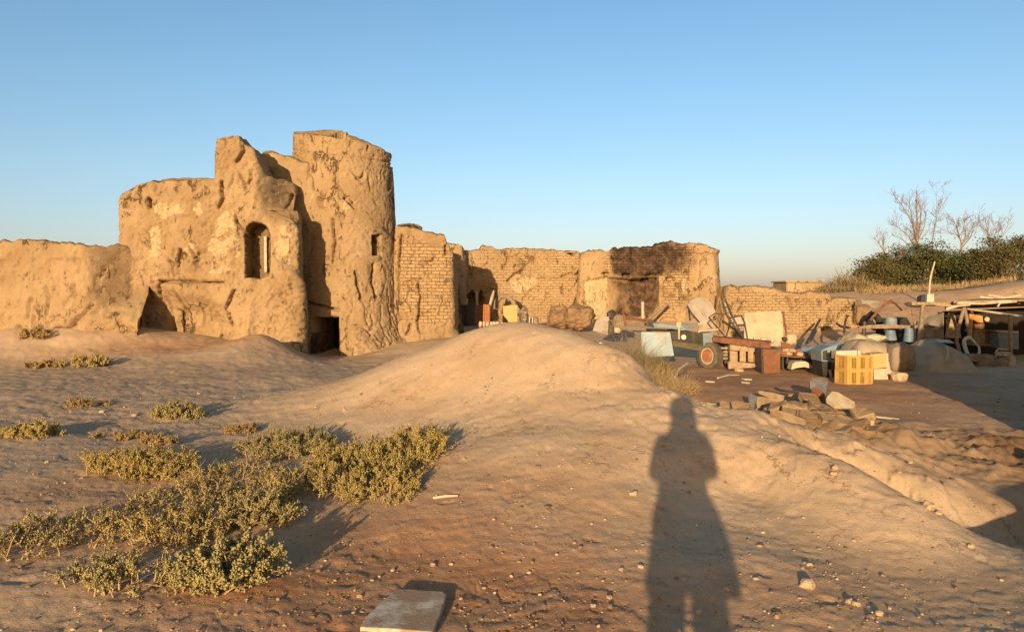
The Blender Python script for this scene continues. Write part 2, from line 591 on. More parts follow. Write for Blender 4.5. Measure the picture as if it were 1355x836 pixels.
def gz(X, Y, detail=False):
    X = np.asarray(X, float)
    Y = np.asarray(Y, float)
    shp = X.shape
    q = np.stack([X.ravel(), Y.ravel()], 1)
    out = np.empty(len(q))
    for i in range(0, len(q), 20000):
        s = q[i:i + 20000] / 10.0
        d2 = ((s[:, None] - _P[None]) ** 2).sum(-1)
        out[i:i + 20000] = _k(d2) @ _W[:-3] + _W[-3] + s @ _W[-2:]
    r = np.hypot(q[:, 0], q[:, 1])
    far = sstep(42, 75, r)
    hill = 0.35 * perlin(np.stack([q[:, 0] / 60, q[:, 1] / 60, 0 * r], 1)) * sstep(60, 140, r)
    out = out * (1 - far) + (hill - .05) * far
    P3 = np.stack([q[:, 0], q[:, 1], np.zeros(len(q))], 1)
    out = out + 0.030 * fbm(P3 * 0.9, 3)
    if detail:
        near = 1 - sstep(28, 60, r)
        dug = np.exp(-(((q[:, 0] - 6.0) / 1.7) ** 2 + ((q[:, 1] - 8.9) / 1.1) ** 2)) + .6 * np.exp(-(((q[:, 0] - 3.9) / .9) ** 2 + ((q[:, 1] - 9.3) / .7) ** 2))
        lump = fbm(P3 * 3.2 + 5, 3, 0.55)
        fine = fbm(P3 * 11 + 9, 3, 0.6)
        ridg = 1 - np.abs(perlin(P3 * np.array([2.2, 5.5, 1]) + 3 + 0.5 * lump[:, None])) * 2
        left = sstep(-1.5, -4, q[:, 0]) * sstep(6, 10, q[:, 1])
        out = out + near * (0.0036 * lump + 0.0048 * fine + 0.002 * np.clip(ridg, 0, 1) ** 3)
        out = out + near * left * (0.016 * np.clip(fbm(P3 * 4.1 + 31, 3, .6), -.6, 1))
        out = out + near * dug * (0.11 * np.clip(fbm(P3 * 2.6 + 51, 3, .7), -.5, 1) + .05 * np.abs(perlin(P3 * 6)))
        crust = np.abs(fbm(P3 * 2.0 + 200, 3, .6))
        out = out - near * 0.010 * (1 - sstep(.0, .045, crust)) * sstep(-.1, .3, perlin(P3 * .6 + 8))
        out = out + near * 0.004 * sstep(.12, .2, fbm(P3 * 2.7 + 120, 4, .6))
        spur = np.exp(-(((q[:, 0] - 3.3) / 1.3) ** 2 + ((q[:, 1] - 6.6) / 1.2) ** 2)) + .5 * np.exp(-(((q[:, 0] - 1.6) / 1.2) ** 2 + ((q[:, 1] - 7.6) / 1.0) ** 2))
        out = out + spur * (0.040 * fbm(P3 * 2.1 + 300, 4, .62) - 0.030 * sstep(.05, .12, fbm(P3 * 1.7 + 340, 4, .6)))
        # footprints and small pits
        pit = perlin(P3 * 5.2 + 77)
        out = out - near * 0.012 * sstep(0.42, 0.7, pit)
    return out.reshape(shp)


def g1(x, y):
    return float(gz(np.array([x]), np.array([y]))[0])


def on(px, py, Y=None):
    """ground point seen at a photo pixel (walks the sight line until it meets the ground)"""
    Ys = np.linspace(2.5, 60, 1600) if Y is None else np.array([Y])
    d = at(px, py, 1.0)
    X = d.x * Ys
    Z = CAM_H + (d.z - CAM_H) * Ys
    g = gz(X, Ys)
    i = int(np.argmax(Z <= g)) if Y is None else 0
    return Vector((X[i], Ys[i], g[i]))


def soil(X, Y):
    """r = red-brown dug earth, g = greyer soil tone"""
    P3 = np.stack([X, Y, 0 * X], 1)
    n = fbm(P3 * 0.7 + 3, 4, .6)
    e = lambda cx, cy, rx, ry: np.clip(1.35 - np.hypot((X - cx) / rx, (Y - cy) / ry) + .35 * n, 0, 1)
    r = np.maximum.reduce([e(-.55, 4.2, 1.7, 1.7), .55 * e(-2.6, 5.4, 2.2, 2.0), .5 * e(.7, 3.7, 1.9, 1.0), 1.0 * e(5.0, 14.0, 5.4, 5.0), .8 * e(-7.5, 18.6, 3.2, 1.2), .6 * e(3.9, 9.5, 1.4, 1.0), .4 * e(-.5, 0, 4, 4), .55 * e(15, 27, 6, 4)])
    g = np.maximum.reduce([.95 * e(-7.0, 14.2, 6.0, 3.6), .75 * e(-6, 9, 4, 4), .6 * e(9.5, 12.5, 4, 5), .5 * e(4.3, 6.2, 1.6, .8)])
    b = np.maximum.reduce([e(6.2, 8.8, 2.3, 1.3), .9 * e(4.3, 9.4, 1.5, .9), .7 * e(5.2, 6.6, 1.5, 1.3), .5 * e(3.3, 10.2, .8, .5)])
    return r * (1 - b), g * (1 - r) * (1 - b), b


def ground_material():
    m, t, b = nodes_of('ground_soil')
    tc = t.nodes.new('ShaderNodeTexCoord').outputs['Object']
    a = add(t, 'ShaderNodeAttribute', attribute_name='mask')
    sep = t.nodes.new('ShaderNodeSeparateColor')
    t.links.new(a.outputs['Color'], sep.inputs[0])
    pale = mixc(t, ramp(t, noise(t, tc, 1.1, 6, 0.6), 0.35, 0.7), (0.62, 0.44, 0.285), (0.52, 0.35, 0.21))
    redb = mixc(t, ramp(t, noise(t, tc, 2.0, 6, 0.65), 0.35, 0.7), (0.42, 0.21, 0.108), (0.52, 0.29, 0.155))
    grey = mixc(t, ramp(t, noise(t, tc, 1.6, 6, 0.65), 0.35, 0.7), (0.49, 0.35, 0.235), (0.40, 0.275, 0.18))
    col = mixc(t, sep.outputs[1], pale, grey)
    col = mixc(t, sep.outputs[0], col, redb)
    churn = mixc(t, ramp(t, noise(t, tc, 3.0, 6, 0.7), 0.35, 0.65), (0.17, 0.10, 0.055), (0.30, 0.18, 0.10))
    col = mixc(t, sep.outputs[2], col, churn)
    col = mixc(t, mathn(t, 'MULTIPLY', ramp(t, noise(t, tc, 30, 5, 0.75), 0.5, 0.75), 0.45), col, (0.30, 0.19, 0.115))
    col = mixc(t, mathn(t, 'MULTIPLY', ramp(t, noise(t, tc, 75, 3, 0.6), 0.6, 0.74), 0.5), col, (0.62, 0.49, 0.35))
    # crust: hairline drying cracks, scattered dark crumbs and straw-thin marks
    wv = add(t, 'ShaderNodeTexNoise', Scale=1.7, Detail=7.0, Roughness=0.7)
    t.links.new(tc, wv.inputs['Vector'])
    va = t.nodes.new('ShaderNodeVectorMath')
    va.operation = 'MULTIPLY_ADD'
    t.links.new(wv.outputs['Color'], va.inputs[0])
    va.inputs[1].default_value = (1.1, 1.1, 0.5)
    t.links.new(tc, va.inputs[2])
    ve = add(t, 'ShaderNodeTexVoronoi', Scale=1.5, feature='DISTANCE_TO_EDGE')
    t.links.new(va.outputs[0], ve.inputs['Vector'])
    ck = mathn(t, 'MULTIPLY', ramp(t, ve.outputs['Distance'], 0.020, 0.005), ramp(t, noise(t, tc, 0.9, 5, 0.6), 0.50, 0.60))
    ve2 = add(t, 'ShaderNodeTexVoronoi', Scale=6.0, feature='DISTANCE_TO_EDGE')
    t.links.new(va.outputs[0], ve2.inputs['Vector'])
    ck2 = mathn(t, 'MULTIPLY', ramp(t, ve2.outputs['Distance'], 0.030, 0.008), ramp(t, noise(t, tc, 2.1, 5, 0.6), 0.57, 0.66))
    cks = mathn(t, 'MAXIMUM', ck, ck2)
    col = mixc(t, mathn(t, 'MULTIPLY', cks, 0.55), col, (0.19, 0.115, 0.065))
    vo = add(t, 'ShaderNodeTexVoronoi', Scale=21.0)
    t.links.new(tc, vo.inputs['Vector'])
    sp = mathn(t, 'MULTIPLY', ramp(t, vo.outputs['Distance'], 0.16, 0.05), ramp(t, noise(t, tc, 2.5, 3), 0.5, 0.62))
    col = mixc(t, sp, col, (0.22, 0.135, 0.08))
    t.links.new(col, b.inputs['Base Color'])
    b.inputs['Roughness'].default_value = 0.98
    b.inputs['Specular IOR Level'].default_value = 0.05
    bn = add(t, 'ShaderNodeBump', Strength=0.6, Distance=0.014)
    h = mathn(t, 'ADD', noise(t, tc, 42, 6, 0.72), mathn(t, 'MULTIPLY', noise(t, tc, 130, 3, 0.7), 0.35))
    t.links.new(mathn(t, 'SUBTRACT', h, mathn(t, 'MULTIPLY', cks, 1.2)), bn.inputs['Height'])
    t.links.new(bn.outputs[0], b.inputs['Normal'])
    return m


def build_ground():
    ang = np.concatenate([np.linspace(-180, -46, 60, endpoint=False), np.linspace(-46, 46, 860, endpoint=False), np.linspace(46, 180, 60, endpoint=False)])
    r = [0.25, 0.6, 1.0, 1.4, 1.8, 2.1, 2.4, 2.7]
    while r[-1] < 34: r.append(r[-1] * 1.0052)
    while r[-1] < 5000: r.append(r[-1] * 1.09)
    r = np.array(r)
    A, R = np.meshgrid(np.radians(ang), r, indexing='ij')
    X, Y = np.sin(A) * R, np.cos(A) * R
    Z = gz(X, Y, True)
    na, nr = X.shape
    V = np.stack([X.ravel(), Y.ravel(), Z.ravel()], 1)
    i = np.arange(na)[:, None]
    j = np.arange(nr - 1)[None]
    i2 = (i + 1) % na
    Fq = np.stack([i * nr + j, i * nr + j + 1, i2 * nr + j + 1, i2 * nr + j], -1).reshape(-1, 4)
    Fq = Fq[:, ::-1]
    sr, sg, sb = soil(V[:, 0], V[:, 1])
    # the middle
    V = np.vstack([V, [[0, 0, g1(0, 0)]]])
    sr, sg, sb = np.append(sr, 0), np.append(sg, 0), np.append(sb, 0)
    c = len(V) - 1
    k = np.arange(na)
    tri = np.stack([np.full(na, c), ((k + 1) % na) * nr, k * nr, k * nr], 1)
    # close the hub with quads of zero-width last edge avoided: build as separate ring pairs
    o = mesh_np('ground', V, Fq, ground_material(), smooth=True, color=np.stack([sr, sg, sb], 1))
    return tag(o, 'bare dry sandy ground rising to a pale mound before the ruins', 'ground', kind='structure')


build_ground()
# ------------------------------------------------------------------ mud walls
ADOBE = adobe('adobe_mud')
BRICKY = adobe('adobe_brick', brick=(0.25, 0.108))


def prof(pts):
    xs = np.array([p[0] for p in pts], float)
    ys = np.array([p[1] for p in pts], float)
    return lambda px: np.interp(px, xs, ys)


def wall_grid(path, top, thick, res, disp=None, mask=None, batter=0.0, seed=0, rough=1.0, base_drop=0.35, ragged=0.05, top_z=None, closed=False, head=0.05, radial=False):
    """a standing mud wall: front face along the plan path, eroded top, back face"""
    path = np.array(path, float)
    seg = np.hypot(*np.diff(path, axis=0).T)
    S = np.concatenate([[0], np.cumsum(seg)])
    n = max(8, int(S[-1] / res))
    s = np.linspace(0, S[-1], n)
    P = np.stack([np.interp(s, S, path[:, 0]), np.interp(s, S, path[:, 1])], 1)
    # soften the corners a little
    k = max(1, int(0.10 / res))
    Q = P.copy()
    for _ in range(2):
        for d in range(1, k + 1):
            Q[d:-d] = 0.5 * Q[d:-d] + 0.25 * (Q[2 * d:] + Q[:-2 * d]) if 2 * d < n else Q[d:-d]
    P = Q
    T = np.gradient(P, axis=0)
    T /= np.linalg.norm(T, axis=1)[:, None] + 1e-9
    N = np.stack([T[:, 1], -T[:, 0]], 1)
    g = gz(P[:, 0], P[:, 1])
    z0 = g - base_drop
    if top_z is None:
        d0 = P[:, 1]
        px0 = CX + F * P[:, 0] / d0
        zt = zat(top(px0), d0)
    else:
        zt = top_z(s)
    nz = fbm(np.stack([s * 3.1 + seed * 7, s * 0, s * 0 + seed], 1), 4, .6)
    nz2 = np.round(fbm(np.stack([s * 1.9 + seed * 3, s * 0, s * 0 + seed + 5], 1), 3, .6) * 3) / 3
    zt = zt + ragged * nz + ragged * 1.6 * nz2
    zt = np.maximum(zt, z0 + .3)
    H = float(np.max(zt - z0))
    nv = max(6, int(H / res))
    lev = np.linspace(float(np.min(z0)), float(np.max(zt)), nv)
    Z = np.clip(lev[None] + 0 * zt[:, None], z0[:, None], zt[:, None])
    hh = np.clip((Z - g[:, None]) / max(H - base_drop, .5), 0, 1)
    off0 = batter * (1 - hh)
    B = np.stack([P[:, 0:1] + N[:, 0:1] * off0, P[:, 1:2] + N[:, 1:2] * off0, Z], -1)
    px, py = proj(B)
    SS = np.broadcast_to(s[:, None], Z.shape)
    cut = disp(px, py, B, SS) if disp is not None else np.zeros(Z.shape)
    P3 = B * 1.0 + seed * 3.7
    flat = P3.reshape(-1, 3)
    rel = (0.016 * fbm(flat * 0.9, 3) + 0.016 * fbm(flat * 4, 3, .6)
           - 0.07 * sstep(.44, .56, perlin(flat * np.array([3.3, 3.3, 3.0]) + 11)) * sstep(-.1, .4, perlin(flat * .7 + 40))
           - 0.05 * sstep(.44, .60, perlin(flat * np.array([7.5, 7.5, 5.5]) + 23))
           - 0.05 * sstep(.30, .40, perlin(flat * 12 + 3)) * sstep(-.3, .3, perlin(flat * 1.3 + 9)) - 0.016 * sstep(.13, .18, fbm(flat * np.array([1.9, 1.9, 2.8]) + 71, 5, .64)) - 0.022 * sstep(.02, .05, fbm(flat * np.array([4.4, 4.4, 5.5]) + 171, 4, .6)) * sstep(.0, .4, perlin(flat * .6 + 33)) + 0.016 * fbm(flat * 9 + 2, 3, .75)
           - 0.17 * (1 - sstep(.018, .045, np.abs(perlin(flat * np.array([1.7, 1.7, .75]) + 91)))) * sstep(.05, .3, perlin(flat * .9 + 14))).reshape(Z.shape) * rough
    # crumbling foot and rounded head
    hz = Z - g[:, None]
    foot = sstep(.75, .05, hz)
    rel = rel - rough * foot * 0.10 * sstep(0.0, .5, fbm(flat * 2.2 + 60, 3, .6).reshape(Z.shape))
    dt = zt[:, None] - Z
    rel = rel - head * np.clip(1 - dt / .22, 0, 1) ** 2.4
    off = cut + rel
    Fr = B.copy()
    Fr[..., 0] += N[:, 0:1] * off
    Fr[..., 1] += N[:, 1:2] * off
    # head
    nt = max(3, int(thick / .12))
    u = np.linspace(0, 1, nt + 1)[1:]
    offt = -head - (thick - head - .05) * u
    Tp = np.zeros((n, nt, 3))
    Tp[..., 0] = Fr[:, -1:, 0] + N[:, 0:1] * (offt + head)
    Tp[..., 1] = Fr[:, -1:, 1] + N[:, 1:2] * (offt + head)
    if radial:
        dr = P / np.linalg.norm(P, axis=1)[:, None]
        for a_ in (0, 1):
            Tp[..., a_] = Fr[:, -1:, a_] + dr[:, a_:a_ + 1] * (thick * u)[None]
    bump = 0.05 * fbm((np.stack([Tp[..., 0], Tp[..., 1], 0 * Tp[..., 0]], -1) * 2.5 + seed).reshape(-1, 3), 3).reshape(n, nt)
    Tp[..., 2] = zt[:, None] + bump + .05 * np.sin(np.pi * u)[None] - .06 * (u > .99)
    # back
    nb = 7
    tb = np.linspace(1, 0, nb + 1)[1:]
    Bk = np.zeros((n, nb, 3))
    Bk[..., 0] = P[:, 0:1] - N[:, 0:1] * (thick + batter * .3 * (1 - tb))
    Bk[..., 1] = P[:, 1:2] - N[:, 1:2] * (thick + batter * .3 * (1 - tb))
    if radial:
        for a_ in (0, 1):
            Bk[..., a_] = Tp[:, -1:, a_] + dr[:, a_:a_ + 1] * .2 * (1 - tb)[None]
    Bk[..., 2] = z0[:, None] + (zt - z0 - .1)[:, None] * tb[None]
    G = np.concatenate([Fr, Tp, Bk], 1)
    M = G.shape[1]
    V = G.reshape(-1, 3)
    i = np.arange(n - 1)[:, None]
    j = np.arange(M - 1)[None]
    Fq = np.stack([i * M + j, (i + 1) * M + j, (i + 1) * M + j + 1, i * M + j + 1], -1)
    uv = np.zeros((n, M, 2))
    uv[..., 0] = s[:, None]
    uv[:, :nv, 1] = Z
    uv[:, nv:, 1] = zt[:, None] + .1
    col = np.zeros((n, M, 3))
    if mask is not None:
        r_, g_, b_ = mask(px, py, B, SS)
        col[:, :nv, 0] = r_
        col[:, :nv, 1] = g_
        col[:, :nv, 2] = b_
        col[:, nv:, 2] = np.asarray(b_ * np.ones(Z.shape))[:, -1:] * .7
    caps = []
    if not closed:
        for i0, rev in ((0, False), (n - 1, True)):
            caps.append((i0 * M, M, rev))
    return dict(V=V, F=Fq, uv=uv.reshape(-1, 2), col=col.reshape(-1, 3), n=n, M=M, nv=nv, px=px, py=py, cut=cut, caps=caps)


def put(W, name, m, parent=None, sel=None):
    """link a wall grid, or the faces chosen by sel, as one mesh; the open ends get strips"""
    Fq = W['F']
    nf = Fq.reshape(-1, 4) if sel is None else Fq[sel]
    V = W['V']
    if sel is None or name == 'wall':
        ext = []
        n, M = W['n'], W['M']
        for i0, M_, rev in W['caps']:
            a, b = 0, M - 1
            while b - a > 1:
                q = [i0 + a, i0 + a + 1, i0 + b - 1, i0 + b]
                if q[1] == q[2]: break
                ext.append(q if rev else q[::-1])
                a, b = a + 1, b - 1
        if ext:
            nf = np.vstack([nf, np.array(ext)])
    used = np.unique(nf)
    idx = np.full(len(V), -1)
    idx[used] = np.arange(len(used))
    return mesh_np(name, V[used], idx[nf], m, parent, smooth=False, uv=W['uv'][used], color=W['col'][used])


def zero(px):
    return np.zeros(np.shape(px))


def cracks(px, py, lines, width=1.6, depth=.12):
    width, depth = width * 1.25, depth * 1.8
    d = zero(px)
    jx = px + 2.0 * perlin(np.stack([px / 9, py / 9, 0 * px], -1))
    for ln in lines:
        d = np.maximum(d, 1 - sstep(width * .5, width * 1.25, poly_dist(jx, py, ln)))
    return -depth * d


def soft(px, py, poly, edge=3.0):
    """1 inside a pixel polygon, fading over the edge"""
    ins = inside(px, py, poly)
    d = poly_dist(px, py, list(poly) + [poly[0]])
    return np.where(ins, .5 + .5 * np.clip(d / edge, 0, 1), .5 - .5 * np.clip(d / edge, 0, 1))


def ell(px, py, cx, cy, rx, ry):
    return np.clip(1.25 - np.hypot((px - cx) / rx, (py - cy) / ry), 0, 1)


# ---- low wall at the left
def left_disp(px, py, B, S):
    c = cracks(px, py, [[(130, 352), (122, 372), (126, 386)], [(60, 380), (64, 398), (60, 415)], [(95, 378), (98, 396)], [(96, 425), (112, 412), (120, 402)], [(40, 395), (36, 420)], [(150, 372), (152, 392)], [(80, 440), (96, 428)]], 1.3, .10)
    rough = sstep(395, 440, py) * -.16 * np.clip(fbm(np.stack([B[..., 0] * 2.4, B[..., 1] * 2.4, B[..., 2] * 1.1], -1).reshape(-1, 3), 4, .6).reshape(px.shape), 0, 1)
    hole = -.35 * (np.hypot((px - 78) / 17, (py - 441) / 7) < 1)
    ledge = .05 * sstep(346, 340, py + 3 * perlin(np.stack([px / 14, py * 0, 0 * px], -1)))
    # the upper right of the wall leans back onto the house
    lean = -1.0 * sstep(110, 160, px) * sstep(432, 375, py)
    return c + rough + hole + ledge + lean


top = prof([(-260, 320), (-120, 312), (-40, 322), (20, 319), (60, 319), (100, 322), (148, 325), (158, 333), (166, 345), (174, 372), (182, 405), (190, 436), (197, 446)])
W = wall_grid([(-21.2, 20.2), (-15.0, 19.7), (-13.0, 19.55), (-9.65, 19.6)], top, 1.0, .045, left_disp, None, batter=.22, seed=1, rough=1.15, radial=True)
o = put(W, 'mud_wall', ADOBE)
tag(o, 'low weathered mud wall at the left edge beside the ruined house', 'wall')

def flakes(px, py, B, ells):
    """remnants of pale plaster with ragged edges"""
    m = np.maximum.reduce([ell(px, py, *e_) for e_ in ells])
    n = fbm(B.reshape(-1, 3) * 2.6 + 5, 5, .68).reshape(px.shape)
    return sstep(0, .10, m - .52 + .75 * n) * (m > .03)


HPATCH = [(216, 280, 11, 13), (232, 276, 13, 8), (205, 325, 9, 32), (262, 276, 7, 11), (297, 300, 17, 25), (286, 332, 13, 20), (300, 287, 10, 10), (377, 322, 12, 28), (300, 360, 22, 7), (250, 327, 9, 11), (312, 318, 8, 22)]

# ---- the ruined house
NICHE = [(324, 366), (323.5, 312), (326, 301), (331, 295), (338, 293), (346, 295), (352, 300), (356.5, 312), (357, 364), (350, 367), (338, 369)]


def house_disp(px, py, B, S):
    front = (B[..., 1] < 21.9)
    d = cracks(px, py, [[(293, 240), (294, 262), (289, 275)], [(196, 262), (199, 274)], [(214, 372), (262, 373), (292, 374)], [(188, 360), (196, 392)],
                        [(318, 180), (322, 200), (312, 214)], [(376, 250), (372, 278)], [(238, 330), (236, 352)], [(310, 384), (300, 408), (306, 430)], [(210, 372), (208, 395)]], 1.5, .14)
    d = d - .20 * (np.hypot((px - 197) / 4, (py - 268) / 7) < 1)
    d = d - .12 * np.where((px > 200) & (px < 300), sstep(378, 372, py) * 0 + (np.abs(py - 374) < 1.6), 0)
    # hollow at the foot of the left corner
    d = d - 1.35 * (B[..., 1] < 21.3) * sstep(335, 384, px) * sstep(305, 250, py)
    d = d - .45 * soft(px, py, [(140, 396), (180, 388), (215, 391), (240, 402), (270, 404), (290, 416), (303, 432), (290, 462), (140, 470)], 13)
    # thick lower part to the right of the window
    d = d + .15 * (B[..., 1] < 21.25) * soft(px, py, [(330, 400), (352, 362), (368, 344), (384, 352), (400, 372), (410, 480), (322, 480)], 4)
    d = d + .08 * soft(px, py, [(285, 400), (335, 372), (335, 470), (285, 470)], 5)
    d = d + .022 * flakes(px, py, B, HPATCH)
    d = np.where(inside(px, py, NICHE) & front, -.75 - .5 * ((px > 351.5) & (py > 312) & (py < 362)), d)
    return d


def house_mask(px, py, B, S):
    r = flakes(px, py, B, HPATCH)
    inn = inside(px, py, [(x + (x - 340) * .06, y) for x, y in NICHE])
    b = np.where(inn, .30 + .45 * sstep(345, 355, px), 0)  # niche shade painted in, darkest towards its right side
    return r, zero(px), b


top = prof([(146, 333), (149, 326), (155, 296), (160, 262), (166, 256), (184, 246), (205, 240), (240, 238), (283, 237), (286, 236), (287.5, 182), (300, 180), (317, 180), (323, 190), (338, 196), (344, 216), (350, 231), (378, 233), (386, 252), (391, 268), (396, 282)])
hp = [(-11.0, 25.0), (-10.62, 20.5), (-8.4, 20.75), (-5.95, 21.0), (-6.6, 23.8)]
W = wall_grid(hp, top, 1.5, .032, house_disp, house_mask, batter=.15, seed=2, rough=1.1, ragged=.04)
house = empty('ruined_house', (0, 0, 0), 'tall ruined mud house with an arched window opening beside the round tower', 'house')
fx, fy = W['px'], W['py']
n_, M_, nv_ = W['n'], W['M'], W['nv']
selw = np.zeros((n_ - 1, M_ - 1), bool)
selw[:, :nv_ - 1] = (W['cut'][:-1, :-1] < -.7) & (W['cut'][1:, 1:] < -.7) & (W['cut'][1:, :-1] < -.7) & (W['cut'][:-1, 1:] < -.7)
put(W, 'wall', ADOBE, house, ~selw)
put(W, 'arched_window', ADOBE, house, selw)
# roof edge and the parapet standing farther back
W = wall_grid([(-7.75, 23.9), (-7.6, 22.9), (-5.9, 22.75), (-5.7, 23.6)], prof([(330, 200), (346, 203), (360, 202), (385, 207), (400, 215)]), .4, .05, None, None, seed=3, rough=1.0, base_drop=-2.6)
put(W, 'parapet', ADOBE, house)
PALEWOOD = mat('pale_wood', (.55, .45, .32), (.42, .33, .22), 10, .8, .3)
mb = MB()
a, b = at(351.5, 313, 21.5), at(351.8, 360, 21.5)
mb.box((a + b) / 2, (.075, .07, (a - b).length), bev=.008)
mb.build('window_post', PALEWOOD, house)
mb = MB()
p = at(368, 240, 22.0)
mb.box((p.x - .35, 23.2, zat(234, 22.6) - .14), (.95, 1.1, .2), bev=.03)
mb.build('roof', ADOBE, house)

# ---- the round tower
DOOR = [(412, 476), (412, 421), (447, 418.5), (448.5, 440), (449, 476)]
TWIN = [(493, 338), (493, 311), (505, 310), (505.5, 338)]


def tower_disp(px, py, B, S):
    front = B[..., 1] < 23.9
    d = cracks(px, py, [[(398, 180), (396, 235)], [(440, 290), (443, 320), (440, 345)], [(520, 205), (516, 250)], [(470, 360), (478, 395)], [(497, 350), (494, 375), (498, 395)], [(455, 262), (470, 275)], [(405, 400), (425, 405), (447, 410)]], 1.4, .13)
    d = d - .05 * (np.abs(py - (199 + (px - 385) * .12) - 1.5 * perlin(np.stack([px / 9, px * 0, px * 0], -1))) < 1.1)
    d = d - .35 * (np.hypot((px - 426) / 6, (py - 267) / 8) < 1)
    # skirt at the foot
    d = d + .55 * sstep(405, 472, py) ** 1.6 * (sstep(452, 470, px) + .2 * sstep(412, 400, px))
    d = d - .08 * (1 - sstep(.02, .10, np.abs(fbm(np.stack([px / 12, py / 45, 0 * px], -1).reshape(-1, 3), 3).reshape(px.shape)))) * sstep(350, 420, py) * sstep(450, 465, px)
    d = d - .10 * soft(px, py, [(490, 345), (500, 345), (502, 372), (497, 385), (491, 370)], 5)
    d = d + .03 * soft(px, py, [(392, 255), (470, 255), (462, 290), (440, 300), (410, 290)], 8)
    d = np.where(inside(px, py, TWIN) & front, -.6, d)
    d = np.where(inside(px, py, DOOR) & front, -1.2, d)
    return d


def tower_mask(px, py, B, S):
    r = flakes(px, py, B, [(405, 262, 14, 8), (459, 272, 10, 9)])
    d = np.where(inside(px, py, [(x + (x - 430) * .04, y) for x, y in DOOR]), 1.0, 0)  # doorway and window shade painted through the soot channel
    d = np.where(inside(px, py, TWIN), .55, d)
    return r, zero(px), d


TC = (-5.40, 24.3)
TR = 1.53
cpth = [(TC[0] + TR * math.sin(a), TC[1] - TR * math.cos(a)) for a in np.linspace(-math.pi, math.pi, 121)]
top = prof([(380, 177), (387, 176), (400, 177), (440, 181), (480, 188), (505, 195), (512, 201), (524, 206)])
W = wall_grid(cpth, top, 1.25, .032, tower_disp, tower_mask, batter=.30, seed=4, rough=.72, ragged=.025, closed=True, head=.03)
tower = empty('round_tower', (0, 0, 0), 'tall round mud watchtower with a dark low doorway at its foot', 'tower')
selw = np.zeros((W['n'] - 1, W['M'] - 1), bool)
cw = W['cut']
q = np.minimum.reduce([-cw[:-1, :-1], -cw[1:, 1:], -cw[1:, :-1], -cw[:-1, 1:]])
seld, selt = selw.copy(), selw.copy()
seld[:, :W['nv'] - 1] = q > 1.0
selt[:, :W['nv'] - 1] = (q > .55) & (q < .7)
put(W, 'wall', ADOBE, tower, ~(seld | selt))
put(W, 'doorway', mat('painted_door_shade', (.022, .016, .012), (.012, .009, .007), 5, .95, .4, .05), tower, seld)  # the doorway's shade is put into this near-black colour
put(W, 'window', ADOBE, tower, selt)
OLDWOOD = mat('old_wood', (.20, .13, .08), (.12, .08, .05), 12, .85, .4)
mb = MB()
a, b = at(408, 420, 22.85), at(450, 417.5, 22.62)
mb.tube([a, a.lerp(b, .5) + Vector((0, 0, .012)), b], .045, 8)
mb.build('door_lintel', OLDWOOD, tower, True)
mb = MB()
mb.tube([at(499, 296, 23.0), at(504, 304, 23.0), at(511, 311, 23.1)], .03, 7)
mb.build('window_lintel', OLDWOOD, tower, True)

# ---- brick pier beside the tower
def pier_disp(px, py, B, S):
    d = cracks(px, py, [[(553, 376), (556, 390), (555, 410), (553, 425)], [(552, 425), (556, 440)], [(532, 312), (528, 340), (527, 380), (524, 430)], [(543, 430), (538, 442)], [(589, 325), (590, 336)]], 1.4, .12)
    d = d - .05 * soft(px, py, [(529, 318), (598, 328), (600, 425), (530, 430)], 2.5)
    d = d + .25 * sstep(432, 456, py)
    return d


def pier_mask(px, py, B, S):
    g = soft(px, py, [(529, 320), (560, 320), (600, 332), (600, 422), (570, 428), (530, 425)], 4)
    return ell(px, py, 575, 300, 20, 6) * .3, np.clip(g * 1.6 - .3, 0, 1), zero(px)


top = prof([(515, 297), (522, 298), (545, 303), (570, 308), (588, 312), (593, 320), (598, 330), (602, 345), (606, 346)])
W = wall_grid([(-3.75, 25.2), (-3.70, 23.8), (-1.92, 24.0), (-1.85, 25.1)], top, .7, .03, pier_disp, pier_mask, batter=.12, seed=5, rough=.9, ragged=.03)
o = put(W, 'brick_wall', BRICKY)
tag(o, 'short thick mud brick wall joined to the right side of the round tower', 'wall')

# ---- the long back wall
def back_disp(px, py, B, S):
    d = cracks(px, py, [[(618, 330), (620, 360), (619, 385), (621, 400)], [(768, 336), (766, 362), (768, 380), (764, 400)], [(672, 372), (678, 364), (690, 358)], [(742, 366), (755, 362), (766, 364)], [(670, 334), (671, 345)], [(762, 395), (758, 420)]], 1.1, .14)
    d = d - .25 * ((np.hypot((px - 666) / 2, (py - 353) / 4) < 1) | (np.hypot((px - 682) / 2.2, (py - 353) / 4) < 1))
    d = d + .10 * sstep(371, 364, py) * sstep(670, 680, px)
    lan = lambda cx, w_: (np.abs(px - cx) < w_ * np.clip((py - 383) / 9, 0, 1)) & (py > 383) & (py < 404)
    d = np.where(lan(625, 5) | lan(636.5, 3.6), -.9, d)
    return d


def back_mask(px, py, B, S):
    g = np.where(px > 620, 1.0, 0.0) * sstep(328, 336, py)
    pal = soft(px, py, [(672, 366), (686, 360), (700, 364), (712, 360), (714, 376), (690, 392), (674, 384)], 4)
    return pal * .55, np.clip(g - pal * .9, 0, .62), zero(px)


top = prof([(585, 322), (600, 323), (612, 324), (617, 331), (625, 333), (636, 330), (638, 326), (652, 326), (658, 331), (672, 330), (700, 329), (745, 332), (752, 337), (760, 338), (763, 333), (766, 338), (776, 332), (800, 331)])
W = wall_grid([(-2.9, 29.0), (-1.9, 29.0), (-1.72, 29.9), (0.0, 30.1), (2.65, 30.3), (2.75, 31.2)], top, 1.05, .045, back_disp, back_mask, batter=.12, seed=6, rough=.8, ragged=.03)
o = put(W, 'back_wall', BRICKY)
tag(o, 'long mud brick wall behind the mound, left of the soot blackened ruin', 'wall')

